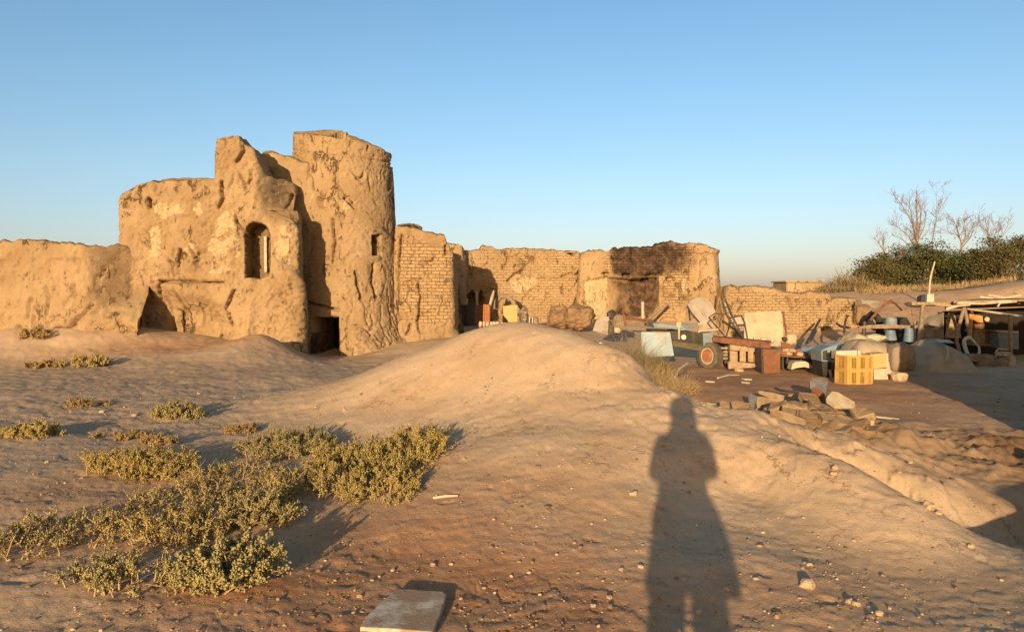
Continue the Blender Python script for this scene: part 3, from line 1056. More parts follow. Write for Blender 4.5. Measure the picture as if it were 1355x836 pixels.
# ---- the burnt room
def burnt_disp(px, py, B, S):
    d = zero(px)
    rec = inside(px, py, [(772, 372), (800, 366), (838, 368), (871, 367), (871.5, 392), (868, 402), (858, 425), (772, 440)])
    d = np.where(rec, -.15 - 1.0 * sstep(775, 868, px), d)
    d = np.where(inside(px, py, [(878, 371), (893, 371), (893, 392), (878, 392)]), -.25, d)
    for x, y, w_, h_ in ((802, 361.5, 5, 2.2), (828, 363, 6, 2.2), (846, 370, 4, 2), (862, 364, 8, 2.6), (887, 368.5, 6.5, 2.6), (885, 390.5, 7, 2.2), (908, 361, 3, 3), (903, 395, 5, 2)):
        d = np.where(np.hypot((px - x) / w_, (py - y) / h_) < 1, -.5, d)
    d = d + .08 * sstep(366, 356, py) * sstep(810, 822, px) * sstep(925, 915, px)
    d = d + cracks(px, py, [[(912, 336), (922, 337), (938, 336)], [(930, 338), (929, 355), (926, 372)], [(896, 376), (904, 390), (914, 398)], [(919, 328), (921, 345)]], 1.0, .12)
    d = d + .35 * soft(px, py, [(858, 425), (878, 402), (910, 398), (912, 440), (850, 440)], 8)
    d = d - .22 * (np.hypot((px - 884) / 11, (py - 424) / 5) < 1)
    d = d + .10 * sstep(337, 331, py) * sstep(925, 935, px)
    return d


def burnt_mask(px, py, B, S):
    g = soft(px, py, [(800, 335), (816, 326), (920, 326), (920, 362), (905, 400), (875, 425), (876, 366), (800, 362)], 5)
    b = 1.15 * soft(px, py, [(812, 300), (880, 300), (884, 338), (876, 362), (838, 365), (814, 361), (810, 340)], 7)
    b = np.maximum(b, .62 * soft(px, py, [(870, 300), (905, 300), (916, 345), (900, 360), (868, 364)], 14))
    b2 = .95 * soft(px, py, [(836, 366), (871, 366), (871, 402), (862, 412), (846, 402)], 11)
    b3 = .5 * soft(px, py, [(806, 368), (873, 366), (860, 428), (810, 430), (814, 395)], 10)
    b = np.maximum.reduce([b, b2, b3])
    b = np.where((px > 873) & (py > 366), 0, b)
    b = b * np.clip(.95 + .35 * fbm(B.reshape(-1, 3) * 2.5, 3).reshape(px.shape), .2, 1.1)
    pal = np.maximum(soft(px, py, [(770, 370), (806, 366), (802, 425), (778, 430)], 5) * .75, ell(px, py, 906, 380, 4, 14))
    pal = np.maximum(pal, ell(px, py, 946, 366, 5, 4))
    return pal, .8 * np.clip(g * 1.5 - .25, 0, 1), np.clip(b, 0, 1)


top = prof([(765, 336), (772, 335), (780, 332), (810, 331), (822, 330), (826, 327), (838, 326), (842, 328), (856, 327), (862, 328), (868, 323), (884, 321), (898, 322), (902, 325), (912, 321), (925, 322), (940, 329), (953, 333), (955, 336), (956, 372), (957.5, 398), (960, 402)])
W = wall_grid([(2.7, 31.0), (2.72, 30.0), (5.5, 29.8), (7.9, 29.6), (8.15, 30.0), (8.4, 33)], top, .7, .042, burnt_disp, burnt_mask, batter=.2, seed=7, rough=.8, ragged=.05)
burnt = empty('burnt_room', (0, 0, 0), 'roofless brick ruin with soot blackened upper courses and a dark recess', 'ruin')
put(W, 'wall', BRICKY, burnt)

# ---- yard wall
def yard_disp(px, py, B, S):
    d = cracks(px, py, [[(1044, 396), (1048, 410)], [(1063, 418), (1066, 432), (1064, 446)], [(1120, 418), (1123, 440)]], 1.0, .10)
    for x, y in ((1042, 396), (1054, 398), (1084, 401)):
        d = np.where(np.hypot((px - x) / 2.6, (py - y) / 2.4) < 1, -.35, d)
    d = d + .12 * sstep(432, 450, py)
    return d


def yard_mask(px, py, B, S):
    g = soft(px, py, [(963, 384), (1030, 388), (1100, 398), (1140, 398), (1140, 432), (1090, 434), (1040, 440), (963, 438)], 4)
    return zero(px), .78 * np.clip(g * 1.5 - .2, 0, 1), zero(px)


top = prof([(950, 380), (960, 379), (1000, 380), (1022, 382), (1034, 383), (1036, 386), (1060, 389), (1070, 386), (1095, 388), (1100, 395), (1130, 396), (1138, 399), (1146, 414), (1152, 432)])
W = wall_grid([(7.6, 28.0), (7.65, 27.0), (10, 26.6), (12.05, 26.2), (12.4, 27.2)], top, .6, .04, yard_disp, yard_mask, batter=.12, seed=8, rough=.75, ragged=.03)
o = put(W, 'yard_wall', adobe('adobe_brick_small', brick=(.23, .098)))
tag(o, 'low pale mud brick wall along the back of the junk yard', 'wall')

# ---- wall just outside the right edge (it throws the shade over the yard)
W = wall_grid([(6.75, 9.6), (6.75, 8.2), (10, 7.4), (12.5, 8.0), (12.6, 10)], None, .6, .09, None, None, batter=.15, seed=9, rough=1.2, top_z=lambda s: 1.75 + .10 * s + .5 * sstep(1.8, 2.8, s), ragged=.15)
o = put(W, 'broken_wall', ADOBE)
tag(o, 'broken mud wall just past the right edge of the yard', 'wall')

# ---- flat-roofed building far behind
mb = MB()
fb = empty('far_building', (0, 0, 0), 'low flat mud building far behind the yard wall on the plain', 'building')
a, b = at(1041, 373.5, 75), at(1089, 373.5, 75)
mb.box(((a.x + b.x) / 2, 77, a.z / 2 - .2), (b.x - a.x, 4, a.z + .4), bev=.08)
mb.build('wall', ADOBE, fb)
mb = MB()
mb.box(((a.x + b.x) / 2, 77, a.z + .06), (b.x - a.x + .3, 4.3, .16), bev=.05)
mb.build('roof', ADOBE, fb)
# ------------------------------------------------------------------ materials of the junk
RUST = mat('rusty_steel', (.22, .09, .04), (.12, .05, .028), 9, .8, .3, .3)
RUSTY_ORANGE = mat('orange_rust', (.36, .15, .06), (.22, .095, .045), 14, .8, .3, dirt=(.4, .27, .16), dirt_amt=.4)
DARK = mat('dark_steel', (.03, .025, .022), (.06, .045, .035), 9, .6, .15, .4)
BLACK = mat('black_rubber', (.022, .02, .019), (.05, .042, .035), 7, .75, .2)
TYRE = mat('dusty_tyre', (.095, .075, .058), (.17, .13, .09), 6, .9, .4)
GREEN = mat('dark_green_paint', (.022, .022, .013), (.04, .033, .02), 5, .6, .15, .3, dirt=(.09, .065, .04), dirt_amt=.4)
BLUE = mat('pale_blue_paint', (.34, .42, .44), (.29, .36, .38), 4, .5, .08, .4, dirt=(.36, .27, .18), dirt_amt=.4)
BLUEGREY = mat('blue_grey_paint', (.20, .27, .28), (.15, .2, .2), 5, .6, .1, .35, dirt=(.3, .22, .14), dirt_amt=.5)
PLASTICBLUE = mat('blue_plastic', (.12, .17, .235), (.15, .195, .25), 5, .5, .05, .4, dirt=(.3, .24, .18), dirt_amt=.3)
TARPBLUE = mat('blue_tarp', (.17, .30, .42), (.30, .36, .38), 3, .6, .3, .3, dirt=(.42, .33, .24), dirt_amt=.5)
CANVAS = mat('grey_canvas', (.42, .34, .25), (.33, .265, .19), 3, .9, .5, .1, dirt=(.36, .25, .15), dirt_amt=.5)
WHITECLOTH = mat('dusty_white_cloth', (.52, .41, .27), (.43, .325, .205), 4, .9, .4, .1)
CONCRETE = mat('concrete', (.47, .38, .27), (.37, .28, .185), 4, .92, .5, .1, dirt=(.26, .18, .11), dirt_amt=.5)
STONE = mat('pale_stone', (.50, .37, .24), (.36, .25, .155), 7, .95, .6, .1)
DARKSTONE = mat('dark_stone', (.29, .215, .15), (.19, .135, .09), 6, .95, .7, .1)
PLANK = mat('weathered_plank', (.40, .28, .165), (.26, .17, .10), 10, .85, .4)
REDWOOD = mat('orange_brown_door', (.42, .15, .05), (.28, .095, .035), 8, .7, .3)
YELLOW = mat('yellow_plastic', (.58, .34, .09), (.47, .27, .07), 4, .45, .05, .45, dirt=(.45, .27, .10), dirt_amt=.35)
YELLOWBOARD = mat('yellowed_board', (.50, .34, .14), (.42, .28, .11), 5, .8, .2)
WHITE = mat('dirty_white_enamel', (.50, .45, .36), (.40, .35, .26), 4, .5, .1, .4, dirt=(.38, .27, .17), dirt_amt=.45)
FOAM = mat('white_foam', (.50, .42, .30), (.40, .32, .21), 8, .9, .3)
GREYSHEET = mat('grey_sheet', (.40, .33, .26), (.33, .265, .2), 3, .8, .2, .2, dirt=(.30, .21, .13), dirt_amt=.5)
GREYBAG = mat('grey_plastic', (.12, .12, .125), (.2, .19, .18), 9, .5, .4, .4)
BROWNSHEET = mat('brown_painted_sheet', (.20, .085, .04), (.15, .06, .03), 6, .7, .2, dirt=(.34, .2, .11), dirt_amt=.4)
CLAY = mat('clay_heap', (.27, .17, .095), (.19, .115, .063), 6, .96, .9, .1)
GREYWOOD = mat('grey_wood', (.30, .22, .15), (.20, .14, .095), 9, .88, .4)  # plain grey-brown wood tone
ORANGEPLANK = mat('orange_plank', (.55, .26, .08), (.42, .18, .06), 9, .75, .3)


class Thing:
    """an Empty on the ground at a photo pixel; L() gives points in its own space"""

    def __init__(self, name, px, py, Y, label, cat, group=None):
        p = at(px, py, Y)
        self.Y = Y
        self.o = Vector((p.x, Y, p.z))
        self.e = empty(name, self.o, label, cat, group)

    def L(self, px, py, dy=0.0):
        return at(px, py, self.Y + dy) - self.o

    def part(self, mb, name, m, parent=None, smooth=False):
        return mb.build(name, m, self.e if parent is None else parent, smooth)


def single(name, mb, m, label, cat, group=None, smooth=False, loc=(0, 0, 0), kind=None):
    """a thing that is one mesh, its origin at the middle of its foot"""
    lo = Vector((min(v.x for v in mb.v), min(v.y for v in mb.v), min(v.z for v in mb.v)))
    hi = Vector((max(v.x for v in mb.v), max(v.y for v in mb.v), max(v.z for v in mb.v)))
    c = Vector(((lo.x + hi.x) / 2, (lo.y + hi.y) / 2, lo.z))
    mb.v = [v - c for v in mb.v]
    return tag(mb.build(name, m, None, smooth, c + Vector(loc)), label, cat, group, kind)


def trace(pix, Y, thick, dY=None):
    """outline in photo pixels at distance Y (dY: extra distance per corner), thickness backwards"""
    return [at(x, y, Y + (dY[i] if dY else 0)) for i, (x, y) in enumerate(pix)], Vector((0, thick, 0))


def stone_mb(c, s, seed, rot=0.0, sub=3, rough=.22):
    """an uneven stone"""
    import bmesh
    bm = bmesh.new()
    bmesh.ops.create_icosphere(bm, subdivisions=sub, radius=1)
    P = np.array([v.co[:] for v in bm.verts])
    n = fbm(P * 1.1 + seed * 5.1, 3)
    cube = P / np.maximum(np.abs(P).max(1)[:, None], 1e-6)
    Q = P * .55 + cube * .38
    Q = Q * (1 + rough * n[:, None] + .05 * fbm(P * 4 + seed, 2)[:, None])
    c_, s_ = math.cos(rot), math.sin(rot)
    Q = Q * (np.array(s) / 2)
    Q = np.stack([Q[:, 0] * c_ - Q[:, 1] * s_, Q[:, 0] * s_ + Q[:, 1] * c_, Q[:, 2]], 1) + np.array(c)
    bm.verts.index_update()
    f = [[v.index for v in q.verts] for q in bm.faces]
    bm.free()
    return MB().add(Q, f)


def cloth_mb(X, Y, Z):
    """open sheet from three equal grids"""
    n, m = X.shape
    vs = list(zip(X.ravel(), Y.ravel(), Z.ravel()))
    fs = [(i * m + j, (i + 1) * m + j, (i + 1) * m + j + 1, i * m + j + 1) for i in range(n - 1) for j in range(m - 1)]
    return MB().add(vs, fs)


# ------------------------------------------------------------------ the old trailer
T = Thing('farm_trailer', 905, 488, 17.6, 'old dark green farm trailer with pale blue side panel and one rusty wheel', 'trailer')
L = T.L
mb = MB()   # dark body, tapering towards the wheel end
front = [L(899, 437.5), L(916, 438.5), L(925, 441), L(929, 445), L(930, 457), L(892, 452), L(893, 437.5)]
mb.slab(front, (.0, .85, 0))
T.part(mb, 'body', GREEN)
mb = MB()
mb.slab([L(862, 436.5, -.02), L(897, 438, -.02), L(897, 448.5, -.02), L(889, 450, -.02), L(862, 448, -.02)], (0, .7, 0))
T.part(mb, 'engine_bay', DARK)
mb = MB()
mb.slab([L(889, 452, -.05), L(929, 459, -.05), L(929, 464.5, -.05), L(889, 457.5, -.05)], (0, .12, 0))
mb.slab([L(889, 450.5, -.035), L(929, 456.5, -.035), L(929, 459, -.035), L(889, 452, -.035)], (0, .05, 0))
T.part(mb, 'chassis_rail', mat('dusty_green_rail', (.075, .06, .036), (.13, .095, .055), 6, .7, .2))
mb = MB()
mb.slab([L(848.6, 438.6, -.30), L(886.6, 439, -.22), L(892.3, 470.5, -.22), L(884.5, 471, -.24), L(849, 473, -.34)], (.0, .03, 0))
pan = T.part(mb, 'side_panel', BLUE)
mb = MB()
mb.tube([L(848, 438.4, -.3), L(887, 438.8, -.22), L(892.6, 470.8, -.22)], .012, 6)
mb.build('panel_edge', GREEN, pan)
mb = MB()
mb.slab([L(864, 427.5, -.02), L(874, 427.5, 0), L(897, 431, 0), L(897, 436, 0), L(880, 433, 0), L(866, 433.5, -.02)], (0, .75, 0))
T.part(mb, 'bonnet', BLUEGREY)
mb = MB()
mb.slab([L(900, 429.5, .05), L(924, 429, .35), L(909, 436.5, .05), L(900, 437, .05)], (0, .03, .02))
T.part(mb, 'folded_panel', BLUEGREY)
mb = MB()
a, b_ = L(898.2, 427, -.06), L(898.6, 449, -.06)
mb.box((a + b_) / 2, (.035, .035, (a - b_).length), bev=.005)
mb.box(L(898, 430, -.06), (.11, .05, .13), bev=.01)
T.part(mb, 'post', FOAM)
mb = MB()
mb.lathe([(.0, -.03), (.055, -.03), (.062, -.012), (.062, 0)], L(904.4, 446, -.01), (0, 1, 0), 20)
T.part(mb, 'lamp', mat('lamp_glass', (.72, .66, .55), (.6, .52, .4), 8, .3, .05, .5), smooth=True)
mb = MB()
mb.slab([L(930, 441, -.1), L(943.5, 440, -.05), L(942, 456, -.05), L(931, 458.5, -.1)], (0, .45, 0))
T.part(mb, 'mudguard', BLUEGREY)
mb = MB()
mb.tube([L(924, 440, 0), L(926, 437.5, 0), L(934, 437.2, 0), L(950, 435.5, .1)], .022, 7)
T.part(mb, 'drawbar', PALEWOOD)


def wheel(T, c, R, wd, yaw, parent_name='wheel', bury=0):
    ax = Vector((math.sin(yaw), -math.cos(yaw), .04)).normalized()
    mb = MB()
    pr = [(R * .58, wd * .36), (R * .66, wd * .46), (R * .82, wd * .5), (R * .93, wd * .44), (R * .985, wd * .33), (R, wd * .18), (R, -wd * .18), (R * .985, -wd * .33), (R * .93, -wd * .44), (R * .8, -wd * .5), (R * .58, -wd * .4)]
    mb.lathe(pr, c, ax, 44, closed=True)
    u = ax.orthogonal().normalized()
    s = ax.cross(u)
    for k in range(30):
        a = 2 * math.pi * k / 30
        d = u * math.cos(a) + s * math.sin(a)
        t_ = ax.cross(d)
        for sg in (-1, 1):
            q = [c + d * R * .985 + ax * wd * .05 * sg + t_ * .012, c + d * R * .985 + ax * wd * .40 * sg + t_ * .035, c + d * R * .985 + ax * wd * .40 * sg - t_ * .0, c + d * R * .985 + ax * wd * .05 * sg - t_ * .02]
            mb.slab(q, d * .018)
    ty = T.part(mb, 'wheel', TYRE, smooth=True)
    mb = MB()
    mb.lathe([(R * .62, wd * .40), (R * .57, wd * .43), (R * .53, wd * .34), (R * .50, wd * .20), (R * .34, wd * .16), (R * .30, wd * .24), (R * .17, wd * .26), (R * .15, wd * .36), (R * .05, wd * .38), (R * .01, wd * .38)], c, ax, 36)
    mb.build('rim', RUSTY_ORANGE, ty, True)
    mb = MB()
    mb.lathe([(R * .60, wd * .405), (R * .635, wd * .44), (R * .60, wd * .455), (R * .555, wd * .43)], c, ax, 36, closed=True)
    mb.build('rim_edge', PALEWOOD, ty, True)
    for k in range(5):
        a = 2 * math.pi * k / 5
        d = u * math.cos(a) + s * math.sin(a)
        MB().tube([c + d * R * .24 + ax * wd * .2, c + d * R * .24 + ax * wd * .32], .012, 6).build('wheel_nut', RUST, ty)
    return ty


wheel(T, L(940, 471, -.1), .30, .25, -1.0)
mb = MB()
mb.tube([L(930, 462, .02), L(952, 470, .7)], .03, 8)
T.part(mb, 'axle', DARK)

# ------------------------------------------------------------------ beams, frames and sheets behind it
p, n_v = trace([(909, 405), (914, 397), (922, 392.5), (932, 394.5), (941, 401), (946, 410), (947.5, 415), (936, 425), (930, 428), (924, 426)], 19.4, .035, [0, .1, .25, .3, .3, .25, .2, .05, 0, 0])
T = Thing('grey_sheet', 926, 430, 19.4, 'rounded grey metal sheet leaning behind the green trailer', 'metal sheet')
T.part(MB().slab([q - T.o for q in p], n_v), 'sheet', GREYSHEET)
T.part(MB().tube([T.L(909, 405, -.03), T.L(916, 416, -.03), T.L(925.5, 426.5, -.04)], .022, 6), 'bent_edge', DARK)
T.part(MB().slab([T.L(923, 426, 0), T.L(947, 424, 0), T.L(948, 436, -.1), T.L(925, 436, -.1)], (0, .04, 0)), 'lower_sheet', CONCRETE)
T.part(MB().tube([T.L(911, 405, .25), T.L(913, 424, .05)], .022, 6), 'prop', DARK)

T = Thing('chair_frame', 950, 447, 18.3, 'bent dark metal chair frame standing left of the ladder frame', 'chair frame', 'metal frames on the scrap pile')
mb = MB()
mb.tube([T.L(938, 420), T.L(960, 446, -.1), T.L(966, 430, .25), T.L(966, 420, .4)], .020, 7)
T.part(mb, 'leg', DARK)
mb = MB()
mb.tube([T.L(938, 420), T.L(946, 414.5, .2), T.L(958, 414.8, .4), T.L(966, 420, .45)], .016, 7)
T.part(mb, 'rail', RUST)
mb = MB()
mb.tube([T.L(929, 437, 0), T.L(950, 434.5, .1)], .02, 6)
T.part(mb, 'stretcher', RUST)
T = Thing('ladder_frame', 968, 448, 18.5, 'dark narrow ladder frame tilting left among the scrap', 'metal frame', 'metal frames on the scrap pile')
mb = MB()
mb.tube([T.L(956, 400, .3), T.L(963, 420, .15), T.L(978, 440, 0), T.L(984, 448, 0)], .022, 7)
T.part(mb, 'side_rail', DARK)
mb = MB()
mb.tube([T.L(960.5, 398, .3), T.L(968, 416, .15), T.L(977, 434, .05), T.L(983, 447, 0)], .022, 7)
T.part(mb, 'side_rail', DARK)
for k in range(5):
    f = k / 4
    mb = MB().tube([T.L(956 + 14 * f, 400 + 29 * f, .3 - .2 * f), T.L(960.5 + 12 * f, 398 + 25 * f, .3 - .2 * f)], .014, 6)
    T.part(mb, 'rung', RUST)
mb = MB()
mb.slab([T.L(961.5, 398.5, .36), T.L(970.5, 421, .26), T.L(968, 424, .26), T.L(957.5, 400, .36)], (0, .02, 0))
T.part(mb, 'backing', GREYSHEET)
T = Thing('folding_frame', 983, 449, 18.8, 'rusty folding frame with a grey panel right of the ladder frame', 'metal frame', 'metal frames on the scrap pile')
mb = MB()
mb.tube([T.L(956, 424.5, -.1), T.L(974, 437, -.05), T.L(984, 449, 0)], .030, 8)
T.part(mb, 'leg', DARK)
mb = MB()
mb.tube([T.L(971, 419, .2), T.L(981, 417.3, .2), T.L(985, 426, .1), T.L(989, 448.5, 0)], .020, 7)
T.part(mb, 'leg', DARK)
mb = MB()
mb.tube([T.L(977, 430, .1), T.L(985.5, 430, .1)], .022, 6)
T.part(mb, 'crossbar', DARK)
mb = MB()
mb.slab([T.L(971, 420, .26), T.L(981, 418, .26), T.L(984.5, 430, .2), T.L(975, 432, .2)], (0, .02, 0))
T.part(mb, 'panel', GREYSHEET)

for pix, Y, m_, lab in (([(944, 452), (964, 455), (963, 470), (950, 468)], 18.4, DARK, 'dark sheet standing under the rusty beam behind the slatted rack'), ([(1034, 452), (1046, 455), (1047, 470), (1036, 471)], 18.0, BROWNSHEET, 'brown sheet standing behind the brick cart'), ([(866, 440), (890, 441), (892, 455), (868, 456)], 18.9, RUST, 'rust brown sheet standing behind the trailer engine bay')):
    single('scrap_sheet', MB().slab([at(x, y, Y + (470 - y) * .01) for x, y in pix], (0, .04, 0)), m_, lab, 'metal sheet', 'scrap sheets in the pile')

# concrete panel leaning on the yard wall
T = Thing('concrete_panel', 1010, 458, 21.5, 'pale rain streaked concrete panel propped against the yard wall', 'panel')
mb = MB()
mb.slab([T.L(985, 414, .5), T.L(1002, 412.5, .5), T.L(1034, 412, .5), T.L(1036, 430, .2), T.L(1037, 458, -.1), T.L(985, 458, -.1)], (0, .07, 0))
T.part(mb, 'slab', mat('streaked_concrete', (.52, .41, .27), (.43, .32, .2), 2.5, .92, .5, .1, dirt=(.33, .235, .145), dirt_amt=.35))
mb = MB()
mb.tube([T.L(1036.5, 412.5, .42), T.L(1037.5, 422, .3), T.L(1041, 447, 0)], .026, 7)
mb.box(T.L(1036.2, 413.5, .42), (.08, .06, .07), bev=.01)
T.part(mb, 'steel_edge', RUST)

# rusty channel beam
T = Thing('rusty_beam', 985, 463, 17.3, 'long rust brown steel beam lying over the wooden pallet', 'beam')
mb = MB()
mb.slab([T.L(943, 446.5), T.L(1020, 453.8, .1), T.L(1020, 461.5, .1), T.L(965, 455.5), T.L(944, 452)], (0, .03, 0))
mb.slab([T.L(943, 446.5), T.L(1020, 453.8, .1), T.L(1021, 452, .34), T.L(944, 445, .24)], (0, 0, .02))
T.part(mb, 'web', RUST)

# wooden pallet box
T = Thing('wooden_pallet', 985, 491, 16.9, 'weathered wooden pallet standing on edge right of the trailer wheel', 'pallet')
L = T.L
mb = MB()
mb.slab([L(966, 456), L(1003, 461, .1), L(1004, 466, .1), L(966, 463)], (0, .05, 0))
T.part(mb, 'top_board', PLANK)
for x0, x1 in ((966, 976), (979, 987), (990, 997)):
    mb = MB()
    mb.slab([L(x0, 464), L(x1, 464.7), L(x1, 479), L(x0, 478.5)], (0, .04, 0))
    T.part(mb, 'slat', PLANK)
mb = MB()
mb.slab([L(964, 478, -.03), L(1001, 481, .05), L(1001, 486, .05), L(964, 488, -.03)], (0, .08, 0))
T.part(mb, 'bottom_board', PLANK)
mb = MB()
mb.slab([L(972, 487, -.06), L(984, 488.5, -.06), L(984, 493.5, -.06), L(973, 493, -.06)], (0, .14, 0))
T.part(mb, 'foot_block', PLANK)
mb = MB()
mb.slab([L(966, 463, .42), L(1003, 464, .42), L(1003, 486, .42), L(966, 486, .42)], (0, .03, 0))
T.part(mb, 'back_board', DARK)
mb = MB()
mb.box(L(1000, 473.5, .12), (.15, .2, .18), bev=.01)
T.part(mb, 'inner_block', BROWNSHEET)

T = Thing('slatted_rack', 957, 486, 17.6, 'dark slatted rack squeezed between trailer wheel and wooden pallet', 'rack')
mb = MB()
for y in (461, 466, 470, 474.5):
    mb.slab([T.L(948, y - 1.3), T.L(963, y - 1.8), T.L(963, y + .8), T.L(948, y + 1)], (0, .03, 0))
T.part(mb, 'slat', PLANK)
mb = MB()
mb.slab([T.L(959.5, 455, .05), T.L(964, 455, .05), T.L(962.5, 487, .05), T.L(958.5, 480, .05)], (0, .05, 0))
T.part(mb, 'upright', DARK)
mb = MB()
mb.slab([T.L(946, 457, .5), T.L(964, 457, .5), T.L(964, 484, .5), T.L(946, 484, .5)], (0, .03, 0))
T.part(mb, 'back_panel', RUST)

# brown sheet box
T = Thing('brown_cabinet', 1020, 494, 16.4, 'square brown metal cabinet standing between pallet and brick tray', 'cabinet')
mb = MB()
mb.slab([T.L(1009.5, 461.5), T.L(1032.5, 462.5, .04), T.L(1032.5, 493, .04), T.L(1011, 494)], (0, .42, 0))
T.part(mb, 'body', BROWNSHEET)
mb = MB()
mb.slab([T.L(1007, 462, .02), T.L(1009.3, 461.5, .02), T.L(1010.8, 494, .02), T.L(1008, 493, .02)], (0, .4, 0))
T.part(mb, 'side', DARK)

# tray of bricks on legs
T = Thing('brick_tray', 1055, 492, 16.9, 'rusty low cart loaded with broken bricks and a curved pale bonnet below', 'cart')
L = T.L
mb = MB()
mb.slab([L(1034, 469), L(1050, 471.3), L(1078, 472), L(1079, 473.6), L(1050, 473.2), L(1034, 471)], (0, .7, 0))
T.part(mb, 'tray', RUST)
for x in (1036, 1042, 1070, 1077):
    T.part(MB().tube([L(x, 471, .1), L(x, 489, .12)], .024, 6), 'leg', DARK)
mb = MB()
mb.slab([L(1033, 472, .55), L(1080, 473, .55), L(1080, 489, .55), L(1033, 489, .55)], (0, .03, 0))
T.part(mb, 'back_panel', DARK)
T = Thing('pale_bonnet', 1062, 490, 16.55, 'curved pale metal sheet lying under the brick cart', 'metal sheet')
mb = MB()
mb.slab([T.L(1047, 489), T.L(1048.5, 481.5), T.L(1053, 478.5), T.L(1066, 478), T.L(1073, 482), T.L(1079.5, 488.5), T.L(1072, 487), T.L(1064, 485.5), T.L(1055, 486.5)], (0, .25, 0))
mb.build('bonnet', FOAM, T.e)
rr = random.Random(5)
for k, (x, y) in enumerate(((1037, 467), (1043, 466.5), (1048, 468), (1053, 468.5), (1059, 468), (1064, 469.5), (1069, 469), (1074, 469.8), (1049, 463.8), (1056, 464.5), (1040, 463))):
    p = at(x, y + 1.5, 17.05 + rr.uniform(0, .25))
    mb = MB().box((p.x, p.y, p.z + .02), (.13, .10, .075), (rr.uniform(-.3, .3), rr.uniform(-.3, .3), rr.uniform(0, 3)), bev=.012)
    single('brick', mb, STONE if k % 3 else BROWNSHEET, 'broken brick lying loose on the rusty low cart', 'brick', 'bricks on the rusty cart')
for k, (x, y, w_, h_, m_) in enumerate(((1000, 449, .14, .11, FOAM), (1011, 449, .2, .10, FOAM), (1021, 451, .16, .12, FOAM), (1038, 449, .13, .12, DARK), (1055, 452, .14, .1, DARK), (1047, 449, .3, .28, STONE))):
    p = at(x, y, 18.2)
    single('rubble_stone', stone_mb((p.x, p.y, p.z), (w_, .14, h_), 60 + k), m_, 'lump of pale or dark rubble resting above the rusty beam', 'rubble', 'lumps behind the rusty beam')

# poles against the yard wall
for pts, r_, lab in (([(1066, 456, 20.5), (1085, 423, 25.3)], .04, 'thick dark pole leaning on the yard wall, nearest the concrete panel'),
                     ([(1071, 452, 21), (1079, 438, 23)], .05, 'short dark post leaning behind the thick pole'),
                     ([(1117, 441, 20), (1117.5, 432, 20), (1119, 424, 20.1), (1121, 416.5, 20.1), (1123, 418.5, 20.1)], .03, 'hooked dark iron bar standing above the white cloth heap'),
                     ([(1107, 428, 24), (1113, 432, 22), (1125, 433.5, 20.2)], .035, 'short crooked dark stick lying across the hooked iron bar')):
    mb = MB()
    mb.tube([at(*q) for q in pts], r_, 7)
    single('leaning_pole', mb, DARK, lab, 'pole', 'poles against the yard wall', smooth=True)

# blue tarpaulin
u, v = np.meshgrid(np.linspace(0, 1, 26), np.linspace(0, 1, 14), indexing='ij')
px_ = 1060 + 52 * u
py_ = np.interp(u, [0, .3, .6, 1], [459, 456, 451, 447.5])
Yg = 17.4 + 1.1 * v
base = np.array([[at(px_[i, j], py_[i, j], 17.9) for j in range(14)] for i in range(26)])
X = base[..., 0] * Yg / 17.9
Z = base[..., 2] - .42 * np.abs(v - .45) ** 1.3 * (1 + .3 * u) - .2 * u * v + .035 * fbm(np.stack([u * 5, v * 4, 0 * u], -1).reshape(-1, 3), 3).reshape(u.shape)
Z[:, 0] -= .12
o = mesh_np('blue_tarpaulin', np.stack([X, Yg, Z], -1).reshape(-1, 3), np.array(cloth_mb(X, Yg, Z).f), TARPBLUE, smooth=True)
o.modifiers.new('thick', 'SOLIDIFY').thickness = .02
tag(o, 'crumpled faded blue tarpaulin spread over scrap beside the dark washing machine', 'tarpaulin')

def heap(name, cx, Y, w_, d_, ztop, prof_fn, m, label, cat, seed, wrinkle=.04):
    """cloth thrown over something: a closed dome with folds down to the ground"""
    u, v = np.meshgrid(np.linspace(-1, 1, 44), np.linspace(-1, 1, 30), indexing='ij')
    X = cx + u * w_ / 2
    Yg = Y + v * d_ / 2
    g = gz(X, Yg)
    edge = np.clip(1 - np.abs(u) ** 5, 0, 1) * np.clip(1 - np.abs(v) ** 4, 0, 1)
    zc = prof_fn(u)
    Z = g - .03 + (zc - g) * edge ** .5
    n = fbm(np.stack([u * 4 + seed, v * 3, 0 * u + seed], -1).reshape(-1, 3), 4).reshape(u.shape)
    Z = Z + wrinkle * n * (edge > 0)
    Yg = Yg + .5 * wrinkle * n
    o = mesh_np(name, np.stack([X, Yg, Z], -1).reshape(-1, 3), np.array(cloth_mb(X, Yg, Z).f), m, smooth=True)
    return tag(o, label, cat)


def zprof(pix, Y, pxc, halfw):
    xs = [(x - pxc) / halfw for x, _ in pix]
    zs = [float(zat(y, Y)) for _, y in pix]
    return lambda u: np.interp(u, xs, zs)


